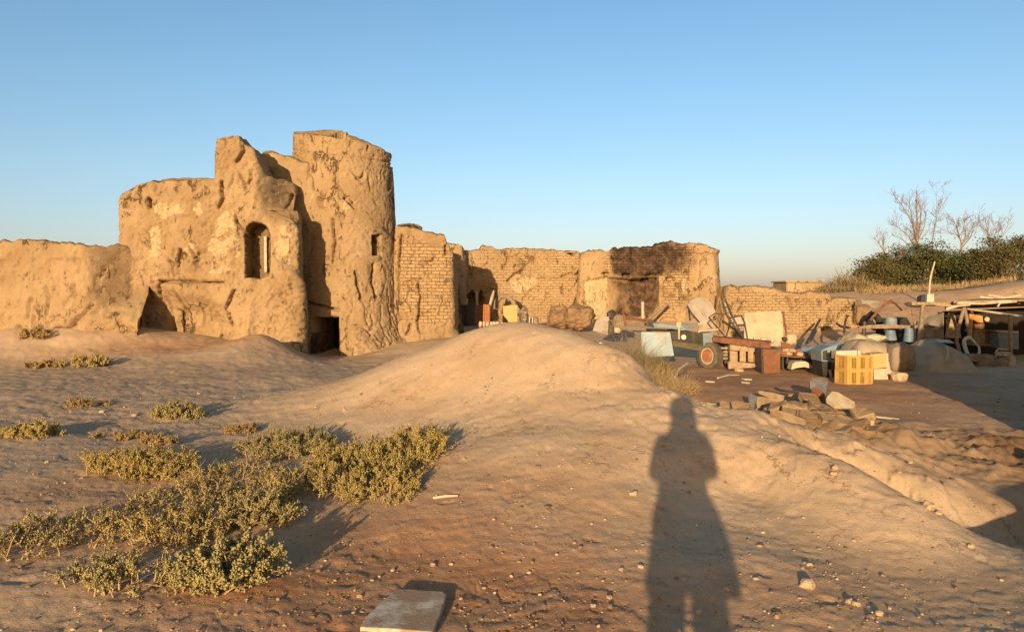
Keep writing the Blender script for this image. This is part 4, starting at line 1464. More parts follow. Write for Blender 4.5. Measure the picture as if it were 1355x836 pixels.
x_ = lambda px, Y: at(px, 440, Y).x
heap('white_cloth_heap', x_(1136, 17.6), 17.6, x_(1170, 17.6) - x_(1104, 17.6), 1.2, 0, zprof([(1104, 462), (1112, 452), (1118, 444), (1128, 438.5), (1134, 439.5), (1142, 445), (1150, 447), (1170, 452)], 17.5, 1136, 33), WHITECLOTH, 'cream cloth peaked over a pile behind the crates', 'cloth', 3)
heap('grey_canvas_heap', x_(1151, 16.4), 16.4, x_(1186, 16.4) - x_(1118, 16.4), 1.3, 0, zprof([(1118, 470), (1121, 453), (1130, 447.5), (1140, 447), (1150, 449), (1165, 451.5), (1174, 451), (1181, 453), (1186, 470)], 16.3, 1151, 34), CANVAS, 'grey canvas stretched over a pile right behind the yellow crates', 'canvas', 5, .03)
for k, (x, y, w_) in enumerate(((1158, 445, .34), (1166, 447, .26), (1151, 446, .24))):
    p = at(x, y, 18.1)
    single('white_sack', stone_mb((p.x, p.y, p.z - .05), (w_, .3, .24), 80 + k, rough=.12), WHITECLOTH, ('large cream sack on top of the pile behind the grey canvas', 'small cream sack at the right end of the pile', 'small cream sack at the left beside the cloth peak')[k], 'sack', 'sacks behind the grey canvas', True)

# washing machine shell
T = Thing('washing_machine', 1097, 500, 15.6, 'wrecked grey washing machine shell with open dark ports beside the crates', 'washing machine')
L = T.L
mb = MB()
mb.slab([L(1087, 464), L(1096, 459), L(1102, 457.5), L(1108, 464), L(1108, 479), L(1087, 478)], (0, .55, 0))
T.part(mb, 'body', BLUEGREY)
mb = MB()
mb.slab([L(1089, 464.5, -.02), L(1094.5, 463, -.02), L(1094.5, 477, -.02), L(1089, 476.5, -.02)], (0, .012, 0))
T.part(mb, 'port', DARK)
mb = MB()
mb.slab([L(1099, 463.5, -.02), L(1105, 464, -.02), L(1106, 475, -.02), L(1101, 476, -.02), L(1098.5, 471, -.02)], (0, .012, 0))
T.part(mb, 'port', BLACK)
mb = MB()
mb.slab([L(1087, 479, .02), L(1108, 479, .02), L(1108, 499, .02), L(1089, 497, .02)], (0, .5, 0))
T.part(mb, 'base', BLACK)
mb = MB()
mb.slab([L(1097, 489, -.03), L(1100, 489, -.03), L(1102, 506, -.03), L(1099, 505, -.03)], (0, .03, 0))
T.part(mb, 'bent_leg', GREYSHEET)
mb = MB()
p = at(1081, 466, 16.4)
single('foam_block', MB().box((p.x, 16.5, p.z), (.14, .3, .17), (0, .1, .2), bev=.02), FOAM, 'small white foam block left of the washing machine', 'foam block')
p = at(1085, 486, 16.2)
single('pale_jug', MB().lathe([(.02, -.14), (.055, -.13), (.06, 0), (.05, .1), (.02, .14)], (p.x, p.y, p.z), (.15, 0, 1), 14), FOAM, 'narrow pale jug standing in the dark below the brick cart', 'jug', smooth=True)


# ------------------------------------------------------------------ the yellow crates and boxes
def crate(label, loc, rz, group):
    """slatted plastic crate: frame posts, rims and grid windows with real openings"""
    e = empty('plastic_crate', loc, label, 'crate', group, rz)
    Lx, Ly, H = .60, .36, .285
    fr = MB()
    for sx in (-1, 1):
        for sy in (-1, 1):
            fr.box((sx * (Lx / 2 - .02), sy * (Ly / 2 - .02), H / 2), (.04, .04, H), bev=.004)
    for z in (.014, H - .016):
        for sy in (-1, 1):
            fr.box((0, sy * (Ly / 2 - .008), z), (Lx - .081, .022, .030), bev=.003)
        for sx in (-1, 1):
            fr.box((sx * (Lx / 2 - .008), 0, z), (.022, Ly - .081, .030), bev=.003)
    fr.build('frame', YELLOW, e)
    for sy in (-1, 1):
        sd = MB()
        for x0, x1, grid in ((-.258, -.205, 0), (-.2, -.09, 1), (-.085, .0, 0), (.005, .105, 1), (.11, .195, 0), (.20, .258, 1)):
            c = (x0 + x1) / 2
            y = sy * (Ly / 2 - .010)
            if not grid:
                sd.box((c, y, H / 2), (x1 - x0, .008, H - .06))
                for q in (x0 + .006, x1 - .006):
                    sd.box((q, y + sy * .005, H / 2), (.009, .016, H - .062))
            else:
                for k in range(4):
                    sd.box((x0 + (x1 - x0) * k / 3, y, H / 2), (.009, .007, H - .06))
                for k in range(6):
                    sd.box((c, y + .0005, .045 + (H - .09) * k / 5), (x1 - x0 - .001, .008, .010))
        sd.build('side', YELLOW, e)
    for sx in (-1, 1):
        en = MB()
        x = sx * (Lx / 2 - .010)
        for y0, y1, grid in ((-.138, -.085, 0), (-.08, .08, 1), (.085, .138, 0)):
            c = (y0 + y1) / 2
            if not grid:
                en.box((x, c, H / 2), (.008, y1 - y0, H - .06))
            else:
                for k in range(5):
                    en.box((x, y0 + (y1 - y0) * k / 4, H / 2), (.007, .009, H - .06))
                for k in range(6):
                    en.box((x + .0005, c, .045 + (H - .09) * k / 5), (.008, y1 - y0 - .001, .010))
        en.build('end', YELLOW, e)
    MB().box((0, 0, .008), (Lx - .05, Ly - .05, .010)).build('floor', YELLOW, e)
    return e


pc = on(1133, 511.5, 14.6)
pc = Vector((at(1134, 511, 14.6).x, 14.75, g1(at(1134, 511, 14.6).x, 14.6)))
ZC = max(pc.z, float(zat(511, 14.55)))
crate('yellow slatted plastic crate, the lower of the two stacked', (pc.x, pc.y, ZC - .01), .30, 'stacked yellow crates')
crate('yellow slatted plastic crate on top of the other, under the white tray', (pc.x + .01, pc.y + .01, ZC + .277), .27, 'stacked yellow crates')
T = Thing('white_cooler', 1122, 474, 14.85, 'small white enamel box lying on the yellow crates', 'box')
mb = MB()
mb.slab([T.L(1106.5, 464.5), T.L(1134, 463.2), T.L(1134, 473.2), T.L(1112, 473.5), T.L(1106.5, 475)], (0, .22, 0))
T.part(mb, 'body', WHITE)
mb = MB()
mb.slab([T.L(1135, 463.5), T.L(1138.5, 464), T.L(1138.5, 473.2), T.L(1135, 473.4)], (0, .2, 0))
T.part(mb, 'end_cap', WHITE)
T = Thing('grey_board', 1146, 474, 15.3, 'flat grey board between white enamel box and yellowed board', 'board')
T.part(MB().slab([T.L(1138, 467, .3), T.L(1152, 469, .3), T.L(1152, 474.5), T.L(1136, 474.5)], (0, .03, 0)), 'board', CANVAS)
T = Thing('yellow_board_box', 1164, 487, 15.3, 'yellowed board box standing on white foam behind the crates', 'box')
mb = MB()
mb.slab([T.L(1153.5, 468.5), T.L(1172, 467), T.L(1172.5, 485.5), T.L(1160, 487.5), T.L(1153.5, 487.5)], (0, .3, 0))
T.part(mb, 'body', YELLOWBOARD)
mb = MB()
mb.slab([T.L(1172.3, 467, -.01), T.L(1175.4, 467.5, -.01), T.L(1175.6, 486, -.01), T.L(1172.8, 486, -.01)], (0, .28, 0))
T.part(mb, 'edging', FOAM)
mb = MB()
mb.slab([T.L(1151.8, 468, -.01), T.L(1153.4, 467.7, -.01), T.L(1153.4, 474, -.01), T.L(1151.8, 474, -.01)], (0, .05, 0))
T.part(mb, 'edging', FOAM)
T = Thing('white_foam_box', 1168, 505, 15.25, 'white foam box at the ground behind the lower crate', 'box')
mb = MB()
mb.slab([T.L(1156, 488.3), T.L(1172, 487.5), T.L(1172, 503.5), T.L(1157, 505.5)], (0, .32, 0))
T.part(mb, 'body', FOAM)
mb = MB()
mb.slab([T.L(1172.5, 486.8, -.015), T.L(1175.8, 486.8, -.015), T.L(1175.8, 503, -.015), T.L(1172.5, 504, -.015)], (0, .32, 0))
T.part(mb, 'rim', WHITE)

# covered barrel, stone, sand heap
p = at(1192, 490, 15.8)
mb = stone_mb((p.x, 15.9, p.z + .26), (.62, .6, .68), 21, sub=4, rough=.10)
single('covered_barrel', mb, mat('dusty_grey_cover', (.30, .22, .155), (.22, .16, .115), 3, .9, .5, .1), 'rounded grey covered barrel right of the yellowed board box', 'barrel', smooth=True)
p = at(1193, 505, 14.9)
single('squared_stone', stone_mb((p.x, 15.0, p.z + .08), (.33, .24, .22), 22, .3), STONE, 'squared orange stone lying in front of the covered barrel', 'stone')

T = Thing('tarp_covered_heap', 1233, 482, 17.0, 'broad heap under dusty grey sheeting before the shed', 'heap')
u, v = np.meshgrid(np.linspace(-1, 1, 60), np.linspace(-1, 1, 40), indexing='ij')
xc, wd = x_(1233, 17.2), (x_(1272, 17.2) - x_(1192, 17.2))
X = xc + u * wd / 2
Yg = 17.3 + v * .9
g = gz(X, Yg)
zc = np.interp(u, [-1, -.55, -.1, .05, .35, .62, .75, 1], [float(zat(q, 17.2)) for q in (480, 464, 449, 448, 454, 458, 459, 484)])
ed = np.clip(1 - np.abs(u) ** 7, 0, 1) * np.clip(1 - np.abs(v) ** 3, 0, 1)
n = fbm(np.stack([u * 3.3, v * 3, 0 * u], -1).reshape(-1, 3) + 8, 4).reshape(u.shape)
Z = g - .03 + np.maximum(zc - g, 0) * ed ** .6 + .035 * n * (ed > 0)
o = mesh_np('sheeting', np.stack([X, Yg, Z], -1).reshape(-1, 3) - np.array(T.o), np.array(cloth_mb(X, Yg, Z).f), CANVAS, T.e, smooth=True)
mb = MB()
mb.tube([T.L(1253, 458, -.6), T.L(1254.5, 466, -.78), T.L(1254, 474, -.9), T.L(1252, 478, -.95)], .022, 7)
T.part(mb, 'rope', FOAM, smooth=True)
mb = MB()
mb.slab([T.L(1238, 449.5, -.25), T.L(1258, 450.5, -.3), T.L(1264, 454, -.35), T.L(1244, 453, -.5)], (0, .06, .015))
T.part(mb, 'white_board', WHITE)

# ------------------------------------------------------------------ barrels, rail, post, behind the heap
def cut_barrel(px, pyt, pyb, wt, wb, Y, label, m=PLASTICBLUE):
    a, b_ = at(px, pyt, Y), at(px, pyb, Y)
    k = Y / F
    h = a.z - b_.z
    mb = MB()
    r1, r0 = wb * k / 2, wt * k / 2
    mb.lathe([(.01, 0), (r1 * .96, 0), (r1, .03), (r1 * .99 + (r0 - r1) * .45, h * .45), (r1 * 1.03 + (r0 - r1) * .5, h * .5), (r1 * .99 + (r0 - r1) * .55, h * .55), (r0, h - .02), (r0 * .97, h), (r0 * .93, h), (r0 * .9, h * .6), (.01, h * .55)], (b_.x, Y, b_.z), (0, 0, 1), 26)
    single('plastic_barrel', mb, m, label, 'barrel', 'barrels behind the sheeted heap', True)


cut_barrel(1178, 437, 450, 12, 16, 18.6, 'dull blue barrel half hidden behind the wooden rail')
cut_barrel(1202.5, 434, 452, 10, 14, 18.4, 'bright blue tapered barrel just left of the forked post')
cut_barrel(1179, 420.5, 431, 14, 15, 19.3, 'greyish blue barrel standing above the wooden rail', BLUEGREY)
T = Thing('wooden_rail', 1176, 449, 18.9, 'long weathered wooden rail on dark posts before the barrels', 'rail')
mb = MB()
mb.slab([T.L(1137, 432.2), T.L(1150, 430), T.L(1172, 429), T.L(1200, 430.5), T.L(1219, 430), T.L(1219, 434.5), T.L(1200, 434.5), T.L(1137, 434.6)], (0, .09, 0))
T.part(mb, 'rail', GREYWOOD)
for x in (1144, 1215):
    T.part(MB().tube([T.L(x, 425, .07), T.L(x - 1.5, 449, .07)], .045, 7), 'post', DARK)
p = at(1163, 425, 20.3)
mb = MB()
mb.lathe([(.10, .05), (.19, .09), (.25, .06), (.27, 0), (.25, -.06), (.19, -.09), (.10, -.05)], (p.x - .12, p.y, p.z), (.35, -.8, .35), 26, closed=True)
single('old_tyre', mb, BLACK, 'old black tyre propped behind the wooden rail under the bent bar', 'tyre', smooth=True)  # an old tyre, modelled as a plain ring
p = at(1167, 427, 20.6)
single('black_sheet', MB().slab([at(1160, 420, 20.6), at(1174, 421, 20.6), at(1176, 452, 20.4), at(1160, 446, 20.4)], (0, .05, 0)), BLACK, 'black rubber sheet hanging behind the dull blue barrel', 'rubber sheet')
single('black_drum', MB().slab([at(1186, 431, 20.2), at(1193, 422, 20.2), at(1200, 420, 20.2), at(1205, 428, 20.2), at(1206, 452, 20.2), at(1186, 452, 20.2)], (0, .5, 0)), BLACK, 'black heap of rubber between the two blue barrels', 'rubber heap')
mb = MB()
mb.tube([at(1152, 424, 19.5), at(1154, 420.5, 19.5), at(1162, 411, 19.5), at(1172, 402, 19.5), at(1179, 398.2, 19.5), at(1185, 402, 19.6), at(1193, 410, 19.8)], [.035, .034, .032, .034, .04, .026, .022], 8)
single('bent_bar', mb, RUST, 'bent dark iron bar arching above the rail and tyre', 'iron bar', smooth=True)
p = at(1145, 415, 21)
single('clay_lump', stone_mb((p.x, 21.2, p.z - .05), (.5, .45, .62), 31, sub=4), CLAY, 'brown clay lump at the right end of the yard wall', 'lump')
p = at(1152, 401, 27)
single('white_slab', MB().slab([at(1140, 397, 25.5), at(1164, 398.5, 25.5), at(1163, 404, 25), at(1157, 407.5, 24.8), at(1141, 405.5, 25)], (0, .5, -.05)), WHITECLOTH, 'broad pale slab lying at the end of the yard wall', 'slab')

T = Thing('forked_post', 1219, 449, 18.2, 'grey forked wooden post carrying the end of the long plank', 'post')
T.part(MB().tube([T.L(1221, 404), T.L(1219.5, 420), T.L(1219, 430), T.L(1216.5, 449)], [.05, .048, .055, .06], 9), 'trunk', GREYWOOD, smooth=True)
T = Thing('long_plank', 1235, 406, 18.3, 'long sunlit plank reaching from forked post to shed roof', 'plank')
T.part(MB().slab([T.L(1206, 399.5), T.L(1262, 400.5, .4), T.L(1283, 402.5, .4), T.L(1283, 405.5, .4), T.L(1262, 406, .4), T.L(1240, 404.5), T.L(1207, 403.8)], (0, .2, 0)), 'plank', PLANK)
for x0, x1 in ((1210, 1221), (1228, 1238)):
    T.part(MB().slab([T.L(x0, 403.5, .03), T.L(x1, 403.3, .03), T.L(x1, 405.3, .03), T.L(x0, 405, .03)], (0, .12, 0)), 'batten', DARK)
T = Thing('hanging_cloth', 1238, 448, 19.2, 'grey sagging cloth hung between forked post and shed', 'cloth')
u, v = np.meshgrid(np.linspace(0, 1, 26), np.linspace(0, 1, 22), indexing='ij')
pxg = 1221 + 28 * u
pyt = np.interp(u, [0, .35, .7, 1], [421, 416.5, 413, 413])
pyg = pyt + (448 - pyt) * v
Yg = 19.2 + .10 * np.sin(u * 9 + v * 2) * v + .25 * np.sin(v * 3.1) * (.4 + .6 * np.sin(u * 3.14))
V = np.array([[T.L(pxg[i, j], pyg[i, j], Yg[i, j] - 19.2) for j in range(22)] for i in range(26)])
o = mesh_np('cloth', V.reshape(-1, 3), np.array(cloth_mb(V[..., 0], V[..., 1], V[..., 2]).f), mat('grey_cloth', (.26, .22, .18), (.2, .165, .13), 4, .95, .4, .1), T.e, smooth=True)
o.modifiers.new('thick', 'SOLIDIFY').thickness = .012
T.part(MB().tube([T.L(1222, 430, -.1), T.L(1235, 432, -.02), T.L(1248, 434.5, -.05)], .022, 7), 'hem_pole', DARK)

# ------------------------------------------------------------------ the shed
T = Thing('lean_to_shed', 1300, 484, 18.6, 'dark lean-to shed roofed with loose sunlit branches and planks', 'shed')
L = T.L
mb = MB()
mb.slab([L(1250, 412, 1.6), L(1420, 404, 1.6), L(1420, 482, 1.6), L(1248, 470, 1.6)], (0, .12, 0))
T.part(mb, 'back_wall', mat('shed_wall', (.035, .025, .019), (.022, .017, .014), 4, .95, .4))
mb = MB()
mb.slab([L(1262, 401.5, -.15), L(1300, 399, -.15), L(1430, 398, -.15), L(1430, 403, 1.7), L(1250, 409, 1.7)], (0, 0, .07))
T.part(mb, 'roof', mat('thatch', (.33, .23, .14), (.2, .14, .09), 9, .95, .9))
bm_ = ([(1266, 401, -.2), (1300, 401.5, -.2), (1345, 397.5, -.1)], .035), ([(1297, 393, .6), (1320, 396.5, .4), (1350, 400, .2)], .04), ([(1284, 398, .2), (1312, 397, .1), (1350, 391, .3)], .035), ([(1308, 390.5, .9), (1340, 395, .6)], .03), ([(1252, 409, .0), (1268, 404, -.1), (1284, 402.5, -.2)], .04), ([(1320, 406, -.25), (1323, 401, -.25), (1345, 399, -.2)], .022)
for pts, r_ in bm_:
    T.part(MB().tube([L(*q) for q in pts], r_, 7), 'roof_pole', PALEWOOD, smooth=True)
for pts, r_ in (([(1276, 407), (1272.5, 418), (1266, 444), (1266, 452), (1270, 466), (1277.5, 484)], .042), ([(1276, 406), (1279, 420, .05), (1283, 447, .1)], .04), ([(1337, 418), (1337.5, 484)], .05)):
    T.part(MB().tube([L(*q) for q in pts], r_, 8), 'post', GREYWOOD, smooth=True)
T.part(MB().tube([L(1279, 408.5, -.05), L(1320, 414, -.05), L(1352, 418.5, -.05)], .028, 8), 'front_rail', GREYSHEET, smooth=True)
T.part(MB().slab([L(1256, 414, .9), L(1263, 414.5, .9), L(1270, 447, .8), L(1251, 447, .8), L(1254, 430, .9)], (0, .04, 0)), 'side_board', PLANK)
T.part(MB().slab([L(1264, 428, .85), L(1270, 430, .85), L(1272, 447, .8), L(1264, 447, .8)], (0, .04, 0)), 'side_board', PLANK)
T.part(MB().slab([L(1283, 415, .4), L(1286, 411.5, .4), L(1288.5, 413, .4), L(1286, 445, .3), L(1282, 446, .3)], (0, .05, 0)), 'orange_plank', ORANGEPLANK)
T.part(MB().slab([L(1288, 415, .42), L(1300, 418, .42), L(1301, 427, .42), L(1292, 426, .42), L(1287, 422, .42)], (0, .05, 0)), 'orange_board', ORANGEPLANK)
p = L(1306, 422.5, 1.5)
single('round_plate', MB().lathe([(.0, -.02), (.06, -.02), (.07, 0), (.0, .01)], p + T.o, (0, 1, 0), 18), FOAM, 'small pale round plate hanging on the shed back wall', 'plate', smooth=True)
mb = MB()
mb.slab([L(1288, 437, .7), L(1320, 437, .7), L(1320, 439, .7), L(1288, 439, .7)], (0, .4, 0))
T.part(mb, 'shelf', GREYWOOD)
mb = MB()
mb.slab([L(1288, 455.5, .6), L(1316, 456, .6), L(1316, 457.3, .6), L(1288, 457, .6)], (0, .5, 0))
T.part(mb, 'shelf', GREYWOOD)
for k, (x0, y0, x1, y1) in enumerate(((1289, 438.5, 1304, 455), (1305, 441, 1315, 455.5), (1290, 428, 1303, 436.5))):
    mb = MB()
    mb.slab([L(x0, y0, .75), L(x1, y0, .75), L(x1, y1, .75), L(x0, y1, .75)], (0, .3, 0))
    mb.v = [v + T.o for v in mb.v]
    single('shelf_box', mb, (GREYWOOD, BROWNSHEET, BROWNSHEET)[k], ('wide grey box on the lower shed shelf', 'narrow brown box on the lower shed shelf', 'brown box on the upper shed shelf')[k], 'box', 'boxes on the shed shelves')
S = Thing('work_table', 1330, 466, 18.9, 'grey cabinet with a pale overhanging top at the shed right end', 'table')
S.part(MB().slab([S.L(1316, 437), S.L(1348, 438), S.L(1348, 441), S.L(1322, 440)], (0, .5, 0)), 'top', GREYSHEET)
S.part(MB().slab([S.L(1320.5, 440.5, .03), S.L(1348, 441.5, .03), S.L(1348, 462, .03), S.L(1322, 461, .03)], (0, .44, 0)), 'body', GREYBAG)
# white oval rim
S = Thing('oval_rim', 1286, 474, 17.9, 'white oval enamel rim standing on edge below the shed post', 'rim')
ring = [(1278, 447.5), (1283, 446), (1287.5, 450), (1292, 455.5), (1295.5, 459), (1296, 466), (1293.5, 472), (1286, 472.5), (1281.5, 470), (1278.5, 464), (1276, 456), (1276, 450)]
pts = [S.L(x, y, .15 * (460 - y) / 20) for x, y in ring + ring[:2]]
S.part(MB().tube(pts, [.042, .042, .026, .022, .026, .03, .03, .036, .04, .044, .046, .044, .042, .042], 8, cap=False), 'rim', WHITE, smooth=True)
S = Thing('pipe_frame', 1322, 485, 17.8, 'pale bent pipe frame standing near the right edge below the table', 'frame')
S.part(MB().tube([S.L(1317, 477), S.L(1318.5, 464), S.L(1321, 461.5), S.L(1334, 463)], .025, 7), 'pipe', GREYSHEET, smooth=True)
for k, (x, y, w_, d_, h_, m_, lab) in enumerate(((1303, 487, .48, .4, .38, DARKSTONE, 'big dark squared stone at the foot of the shed'), (1325, 487, .4, .4, .3, DARKSTONE, 'flat dark stone under the pale pipe frame'), (1336, 488, .3, .3, .4, STONE, 'orange sunlit stone at the right edge'), (1284, 478, .55, .4, .22, DARKSTONE, 'low dark stone under the white oval rim'), (1270, 486, .2, .2, .12, DARKSTONE, 'small dark stone at the foot of the crooked post'), (1329, 472, .35, .3, .14, STONE, 'pale rounded stone on the flat dark stone'))):
    p = at(x, y, 17.7)
    single('shed_stone', stone_mb((p.x, 17.75, p.z + h_ * .4), (w_, d_, h_), 40 + k, k), m_, lab, 'stone', 'stones before the shed')

# on the bank: white block, bent pole
T = Thing('white_block', 1230, 399, 26.5, 'white block with a blue side on the earth bank', 'block')
T.part(MB().slab([T.L(1227, 389.3), T.L(1236, 389), T.L(1236, 399.5), T.L(1226.5, 399.5)], (0, .3, 0)), 'face', WHITE)
T.part(MB().slab([T.L(1224, 390.5, .1), T.L(1226.8, 389.3, .01), T.L(1226.3, 399.5, .01), T.L(1224, 399.5, .1)], (0, .28, 0)), 'side', PLASTICBLUE)
T.part(MB().slab([T.L(1219, 393, .15), T.L(1224, 390, .15), T.L(1223.8, 399.5, .15), T.L(1219, 399.5, .15)], (0, .28, 0)), 'dark_end', DARK)
mb = MB()
mb.tube([at(1229.5, 391, 27.5), at(1230, 378, 27.5), at(1231.5, 366, 27.5), at(1234.5, 355, 27.5), at(1237, 346, 27.5)], [.035, .033, .03, .027, .022], 8)
single('bent_pole', mb, PALEWOOD, 'pale crooked pole rising from the bank behind the white block', 'pole', smooth=True)

# ------------------------------------------------------------------ before the back wall
T = Thing('metal_gate', 620, 431, 27.5, 'dark ribbed metal gate in the shade behind the brick wall', 'gate')
mb = MB()
mb.slab([T.L(598, 403), T.L(628, 403), T.L(628, 431), T.L(598, 431)], (0, .05, 0))
T.part(mb, 'panel', DARK)
mb = MB()
mb.slab([T.L(629, 404, -.03), T.L(639, 404.5, .2), T.L(638, 430.5, .2), T.L(629, 430.5, -.03)], (0, .05, 0))
T.part(mb, 'panel', RUST)
for x in (603, 611, 617):
    T.part(MB().tube([T.L(x, 403, -.03), T.L(x, 431, -.03)], .03, 6), 'rib', DARK)
for pts in ([(618, 395), (616.5, 404)], [(630.8, 386), (631.4, 404)]):
    T.part(MB().tube([T.L(*q) for q in pts], .05, 6), 'gate_post', GREYSHEET)
T = Thing('red_cupboard', 643, 431, 26.8, 'narrow orange brown wooden door standing beside the dark gate', 'door')
mb = MB()
mb.slab([T.L(639.5, 402.5), T.L(648.5, 403.5), T.L(648, 431), T.L(639, 431)], (0, .3, 0))
T.part(mb, 'leaf', REDWOOD)
for x in (641, 644, 647):
    T.part(MB().tube([T.L(x, 404, -.012), T.L(x, 430, -.012)], .018, 6), 'batten', RUSTY_ORANGE)
mb = MB()
mb.tube([at(648.5, 403, 27.6), at(651, 394, 27.8), at(653.5, 385, 28)], [.05, .06, .035], 7)
single('pale_stick', mb, FOAM, 'pale stick leaning against the shaded wall above the orange door', 'stick', smooth=True)
mb = MB()
mb.tube([at(656, 409, 28.6), at(657, 399, 28.6), at(662, 393, 28.6), at(669, 391.5, 28.6), at(676, 395, 28.6), at(680, 401, 28.6), at(682, 406, 28.6)], [.10, .10, .09, .09, .09, .09, .07], 8)
single('arched_branch', mb, GREYWOOD, 'thick curved branch arching behind the yellow plastered block', 'branch', smooth=True)
T = Thing('plastered_block', 675, 430, 26.2, 'yellow plastered block standing at the crest of the mound', 'block')
mb = MB()
mb.slab([T.L(665.5, 405), T.L(674, 404), T.L(684.5, 403.5), T.L(684.3, 431), T.L(674.5, 431), T.L(672, 424), T.L(666, 417)], (0, .35, 0))
T.part(mb, 'body', YELLOWBOARD)
p = at(692, 432, 25.5)
single('dark_stump', stone_mb((p.x, 25.6, p.z + .28), (.37, .35, .78), 51, sub=4, rough=.3), mat('charred_wood', (.06, .042, .03), (.34, .25, .17), 9, .9, .6), 'dark mottled stump right of the yellow plastered block', 'stump')
p = at(708, 430, 25)
single('grey_can', MB().lathe([(.01, -.2), (.10, -.2), (.115, 0), (.11, .18), (.06, .22), (.01, .22)], (p.x, 25, p.z + .05), (0, 0, 1), 18), DARKSTONE, 'grey can beside the dark mottled stump', 'can', smooth=True)
for x in (700.5, 704.5):
    single('white_peg', MB().box(at(x, 425, 24.8), (.04, .04, .26), (0, .05, 0), bev=.006), FOAM, 'short white peg between the mottled stump and the grey can', 'peg', 'white pegs at the mound crest')
single('white_plank', MB().slab([at(661, 430, 25.2), at(664, 427, 25.2), at(675, 426, 25.2), at(674, 429, 25.2)], (0, .1, 0)), FOAM, 'short white plank before the yellow plastered block', 'plank')
rr = random.Random(3)
for k, x in enumerate((636, 640, 645, 650, 654, 658)):
    p = at(x, 429, 25.4)
    single('small_rubble', stone_mb((p.x, 25.4 + rr.uniform(-.2, .2), p.z), (.13, .13, .22), 70 + k, sub=2), STONE, 'small pale stone in the row below the orange door', 'stone', 'stones below the orange door')
# clay heaps against the wall
for k, (x, y, w_, h_, Y) in enumerate(((746, 431, 1.1, .80, 27.2), (767, 434, 1.05, .88, 26.0))):
    p = at(x, y, Y)
    single('clay_heap', stone_mb((p.x, Y + .2, p.z + h_ * .38), (w_, 1.0, h_), 90 + k, sub=5, rough=.32), CLAY, ('rough brown clay heap against the back wall', 'rough brown clay heap nearer the grey sheet')[k], 'clay heap', 'clay heaps before the back wall')
T = Thing('tilted_sheet', 796, 441, 22.0, 'plain grey sheet tilted on its corner left of the dry bush', 'metal sheet')
T.part(MB().slab([T.L(784.5, 437, -.1), T.L(789, 424, .1), T.L(797, 418.5, .2), T.L(806, 419, .2), T.L(804, 443, -.1), T.L(796, 441, -.15)], (0, .03, 0)), 'sheet', GREYSHEET)
T.part(MB().slab([T.L(805.5, 424, .05), T.L(807.5, 424, .05), T.L(808, 442, -.05), T.L(804.5, 442, -.05)], (0, .1, 0)), 'painted_shade_edge', DARK)  # dark strip, the edge's shade put into its colour
T = Thing('old_engine', 818, 441, 22.2, 'rusty grey engine block between the tilted sheet and the dry bush', 'engine')
T.part(MB().box(T.L(817, 424, .2), (.36, .4, .36), (.1, .1, .3), bev=.05), 'block', DARKSTONE)
T.part(MB().lathe([(.01, -.08), (.13, -.08), (.14, .04), (.08, .08), (.01, .08)], T.L(809.5, 416, .1), (.3, -1, .2), 18), 'pulley', DARK, smooth=True)
T.part(MB().slab([T.L(824, 415), T.L(827, 417), T.L(830, 432), T.L(826.5, 431)], (0, .1, 0)), 'arm', RUST)
for x in (810.5, 816):
    T.part(MB().tube([T.L(x, 432), T.L(x, 442)], .035, 6), 'leg', DARK)
p = at(817, 437, 21.8)
single('pale_rubble', stone_mb((p.x, p.y, p.z), (.2, .2, .2), 66), STONE, 'pale lump under the old engine', 'rubble')
single('long_dark_bar', MB().tube([at(828, 421, 24), at(865, 425, 23.4)], .045, 7), RUST, 'straight dark bar lying behind the dry bush', 'bar')
mb = MB()
mb.tube([at(850.3, 400, 27), at(850.8, 422, 26.8)], .055, 7)
single('white_pole', mb, FOAM, 'white upright pole before the soot dark recess', 'pole')
mb = MB()
mb.tube([at(884, 402, 28.5), at(870, 412, 28), at(855, 425, 27.4)], .06, 7)
single('leaning_branch', mb, PLANK, 'thick branch leaning diagonally below the small brick niche', 'branch')

# ------------------------------------------------------------------ the rubble behind the mound
RUBBLE = mat('rubble_clay', (.29, .19, .11), (.20, .125, .07), 6, .95, .9, .1, dirt=(.17, .105, .06), dirt_amt=.5, bscale=30)
RUBBLE2 = mat('rubble_plaster', (.35, .24, .14), (.25, .165, .095), 5, .95, .8, .1, dirt=(.2, .125, .07), dirt_amt=.5, bscale=30)
RUBCOL = {id(CONCRETE): RUBBLE2, id(STONE): RUBBLE, id(WHITECLOTH): CONCRETE}


def rub(name, pix, Y, thick, m, label, cat, k=1.0, lift=0.0):
    """a broken flat piece: the traced outline is its upper face, leaning back by k"""
    yb = max(q[1] for q in pix)
    P = []
    rr_ = random.Random(len(label) * 7 + int(pix[0][0]))
    for i_ in range(len(pix)):
        x0, y0 = pix[i_]
        x1, y1 = pix[(i_ + 1) % len(pix)]
        for t_ in (0, .5):
            jx = rr_.uniform(-.5, .5) if t_ else 0
            P.append((x0 + (x1 - x0) * t_ + jx, y0 + (y1 - y0) * t_ + jx * .6))
    P = [at(x, y, Y + (yb - y) * Y / F * k) + Vector((0, 0, rr_.uniform(-.006, .006))) for x, y in P]
    mb = MB().slab(P, (.02, .35 * thick, -thick))
    return single(name, mb, RUBCOL.get(id(m), m), label, cat, 'rubble behind the mound')


